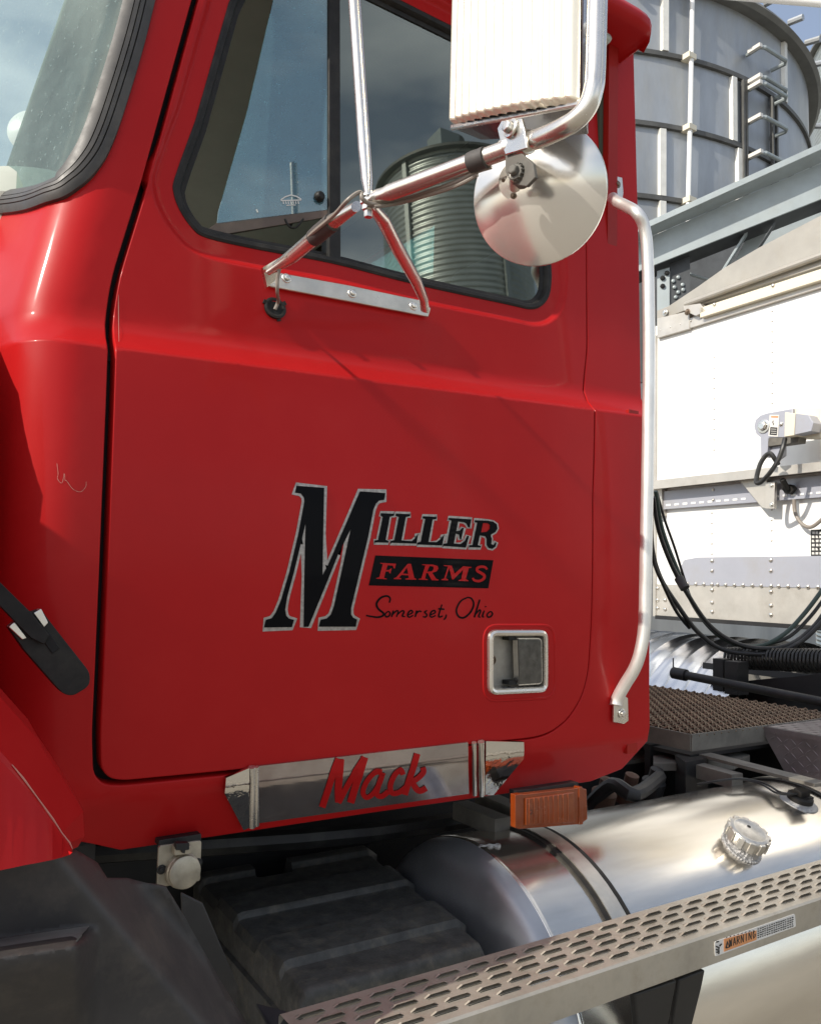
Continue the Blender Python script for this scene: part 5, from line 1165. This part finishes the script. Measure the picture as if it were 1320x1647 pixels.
# ================================================================= GRAIN BINS
def bin_rings(name, label, c, r, zs, base=0, corr=False, cat='grain bin'):
    o = thing(name, label, cat, (c[0], c[1], 0)); return o
BC = (9.662, 10.989); BR = 4.5; ZR = [8.445-.957*k for k in range(9)]
S1 = thing('grain_bin', 'big smooth grey steel bin with dark ring joints behind the trailer', 'grain bin', (BC[0], BC[1], 0))
zeave = 9.40
def bpt(t, z, r=BR): return Vector((BC[0]+math.cos(t)*r, BC[1]+math.sin(t)*r, z))
def bang(px, z):   # angle on the bin under pixel column px at height z
    lo, hi = R(180), R(300); best = None
    for k in range(2400):
        t = R(150)+R(170)*k/2400; w = proj(bpt(t, z)); n_ = Vector((math.cos(t), math.sin(t), 0)); vdir = Vector(CAM)-bpt(t, z)
        if n_.dot(Vector((vdir.x, vdir.y, 0))) <= 0: continue
        if best is None or abs(w[0]-px) < best[0]: best = (abs(w[0]-px), t)
    return best[1]
mb = MB(); n = 144; zz = [0, 2.7]+ZR[::-1][2:]+[zeave]; vs = []
for z in zz:
    for i in range(n): vs.append(bpt(2*math.pi*i/n, z))
mb.add(vs, [(i*n+j, i*n+(j+1) % n, (i+1)*n+(j+1) % n, (i+1)*n+j) for i in range(len(zz)-1) for j in range(n)], 'galv')
mb.build('bin_wall', S1, sharp=60)
for z in ZR[:7]:
    mb = MB(); vs = []
    for i in range(n):
        t = 2*math.pi*i/n
        for r_, dz_ in ((BR-.01, -.035), (BR+.045, -.03), (BR+.045, .03), (BR-.01, .035)): vs.append(bpt(t, z+dz_, r_))
    mb.add(vs, [(i*4+a, i*4+(a+1) % 4, ((i+1) % n)*4+(a+1) % 4, ((i+1) % n)*4+a) for i in range(n) for a in range(4)], 'silo_trim'); mb.build('ring_joint', S1)
mb = MB(); vs = []
pr_ = [(BR-.02, zeave-.02), (BR+.14, zeave-.02), (BR+.19, zeave+.03), (BR+.14, zeave+.12), (2.5, zeave+1.35), (.4, zeave+2.4), (0, zeave+2.45)]
for i in range(n):
    for r_, z in pr_: vs.append(bpt(2*math.pi*i/n, z, max(r_, .001)))
m_ = len(pr_); mb.add(vs, [(i*m_+a, i*m_+a+1, ((i+1) % n)*m_+a+1, ((i+1) % n)*m_+a) for i in range(n) for a in range(m_-1)], 'roof_galv')
for k in range(48):
    t = 2*math.pi*k/48; mb.tube([bpt(t, zeave+.16, BR+.14), bpt(t, zeave+.14, BR+.34)], .045, 'galv', 8)
mb.build('bin_roof', S1, sharp=40)
# vertical stiffener seams, staggered per ring
seams = []
for zi, cols_ in ((8.93, (1067, 1258)), (7.96, (1177,)), (7.0, (1063, 1186)), (6.05, (1063, 1186)), (5.1, (1120,))):
    z0, z1 = zi-.44, zi+.44
    for px in cols_:
        mb = MB(); tt = bang(px, zi)
        mb.hexa([bpt(tt-.012, z0, BR-.01), bpt(tt+.012, z0, BR-.01), bpt(tt+.009, z0, BR+.05), bpt(tt-.009, z0, BR+.05)], [bpt(tt-.012, z1, BR-.01), bpt(tt+.012, z1, BR-.01), bpt(tt+.009, z1, BR+.05), bpt(tt-.009, z1, BR+.05)], 'galv_sunlit')
        mb.build('wall_seam', S1)
# conduit down the wall
mb = MB(); t = bang(1103, 7.9)
pts = [bpt(bang(1106, 9.0), 9.35, BR+.09), bpt(bang(1103, 7.9), 7.9, BR+.09), bpt(bang(1100, 6.7), 6.7, BR+.09), bpt(bang(1097, 5.4), 5.4, BR+.09), bpt(bang(1096, 5.4), 2, BR+.09)]
mb.tube(pts, .03, 'white_panel', 8)
for z in ZR[:5]: mb.box(bpt(bang(1102, z), z, BR+.06), (.14, .14, .07), 'cream')
mb.build('conduit', S1)
# ladder with U rungs between the two seams
mb = MB(); tl_, trr = bang(1194, 7.6), bang(1243, 7.6)
for t_ in (bang(1190, 7.6), bang(1194, 7.6), bang(1236, 7.6), bang(1242, 7.6)):
    mb.bar(bpt(t_, 2.5, BR+.05), bpt(t_, 8.40, BR+.05), .035, .05, 'silo_trim', (math.cos(t_), math.sin(t_), 0))
mb.build('ladder_rails', S1)
for k, (py, z) in enumerate(((103, None), (150, None), (160, None), (212, None), (268, None))):
    mb = MB(); ta, tb_ = bang(1198, 8), bang(1238, 8)
    d = ray(1215, py); tt = (ta+tb_)/2; p0 = bpt(tt, 0, BR); dist = math.hypot(p0.x-CAM[0], p0.y-CAM[1])/math.hypot(d[0], d[1]); z = CAM[2]+d[2]*dist
    mb.tube([bpt(ta, z, BR+.02), bpt(ta, z, BR+.22), bpt(ta+.012, z, BR+.26), bpt(tb_-.012, z, BR+.26), bpt(tb_, z, BR+.22), bpt(tb_, z, BR+.02)], .028, 'galv_blue', 8)
    mb.bar(bpt(ta-.006, z, BR+.08), bpt(ta-.006, z, BR+.27), .055, .05, 'label_white'); mb.build('rung', S1)  # white bar at the left end paints the rung's sunlit side
# second (corrugated) bin at the right edge
def corr_bin(name, label, c, r, ze, roofh, group=None, dz=.105):
    o = thing(name, label, 'grain bin', (c[0], c[1], 0), group); n = 96; mb = MB(); vs = []; zz = []; z = 0
    while z < ze: zz.append(z); z += dz/4
    for k, z in enumerate(zz):
        rr = r+.018*math.sin(2*math.pi*z/dz)
        for i in range(n): t = 2*math.pi*i/n; vs.append((c[0]+math.cos(t)*rr, c[1]+math.sin(t)*rr, z))
    mb.add(vs, [(i*n+j, i*n+(j+1) % n, (i+1)*n+(j+1) % n, (i+1)*n+j) for i in range(len(zz)-1) for j in range(n)], 'galv_corr')
    mb.build('bin_wall', o, sharp=80)
    mb = MB(); mb.lathe((c[0], c[1], ze), (0, 0, 1), [(r-.02, -.05), (r+.15, -.06), (r+.15, 0), (r*.5, roofh*.5), (.35, roofh), (.35, roofh+.2), (0, roofh+.25)], 'roof_galv', 60)
    mb.box((c[0]-r*.2, c[1]+.2, ze+roofh*.9), (.5, .5, .4), 'galv_blue'); mb.build('bin_roof', o)
    mb = MB()
    for k in range(5): t = 2*math.pi*k/5+.35; mb.bar((c[0]+math.cos(t)*(r+.05), c[1]+math.sin(t)*(r+.05), 0), (c[0]+math.cos(t)*(r+.05), c[1]+math.sin(t)*(r+.05), ze-.05), .10, .06, 'galv_corr', (math.cos(t), math.sin(t), 0))
    mb.build('stiffener', o); return o
q = PD(1300, 170, 27); dq = ray(1300, 170); dh = _n((dq[0], dq[1], 0)); rgt = np.array([dh[1], -dh[0], 0]); zz2 = PD(1310, 84, 27).z
c2 = np.array([q.x, q.y, 0])+rgt*4.0
corr_bin('grain_bin', 'corrugated silver bin at the right edge behind the big grey one', (c2[0], c2[1]), 4.0, zz2-.3, 2.0)
# bins on the camera's side of the yard: they are what the door glass reflects
def refl(px, py):
    p = P(px, py, 1, D+.09); d = Vector(ray(px, py)); nrm_ = Vector((0, -1, .075)).normalized(); return p, (d-2*d.dot(nrm_)*nrm_).normalized()
p1, r1 = refl(618, 380); p2, r2 = refl(705, 380); 
th1 = math.atan2(r1.y, r1.x); th2 = math.atan2(r2.y, r2.x); dist = 15
rad_ = 2.2; half = abs(th1-th2)/1.0
cdir = Vector((math.cos((th1+th2)/2+0), math.sin((th1+th2)/2), 0)); 
rad_ = dist*math.tan(abs(th2-th1)/2)*1.6
p3, r3 = refl(720, 262); ztop_ = p3.z+dist*r3.z/math.hypot(r3.x, r3.y)
cb_ = p1+Vector((math.cos(th1+(th2-th1)*1.45), math.sin(th1+(th2-th1)*1.45), 0))*dist
corr_bin('grain_bin', 'ribbed silver bin across the yard, mirrored in the door glass', (cb_.x, cb_.y), dist*abs(th2-th1)*1.45, max(4, ztop_-.75), 1.0, dz=.13)
# white spout pipe crossing the top right corner
mb = MB(); a = PD(1150, -10, 8); b = PD(1420, 12, 8); mb.tube([a, b], .035, 'white_panel', 12); tag(mb.build('spout_pipe'), 'pale pipe crossing the sky at the top right corner', 'pipe')
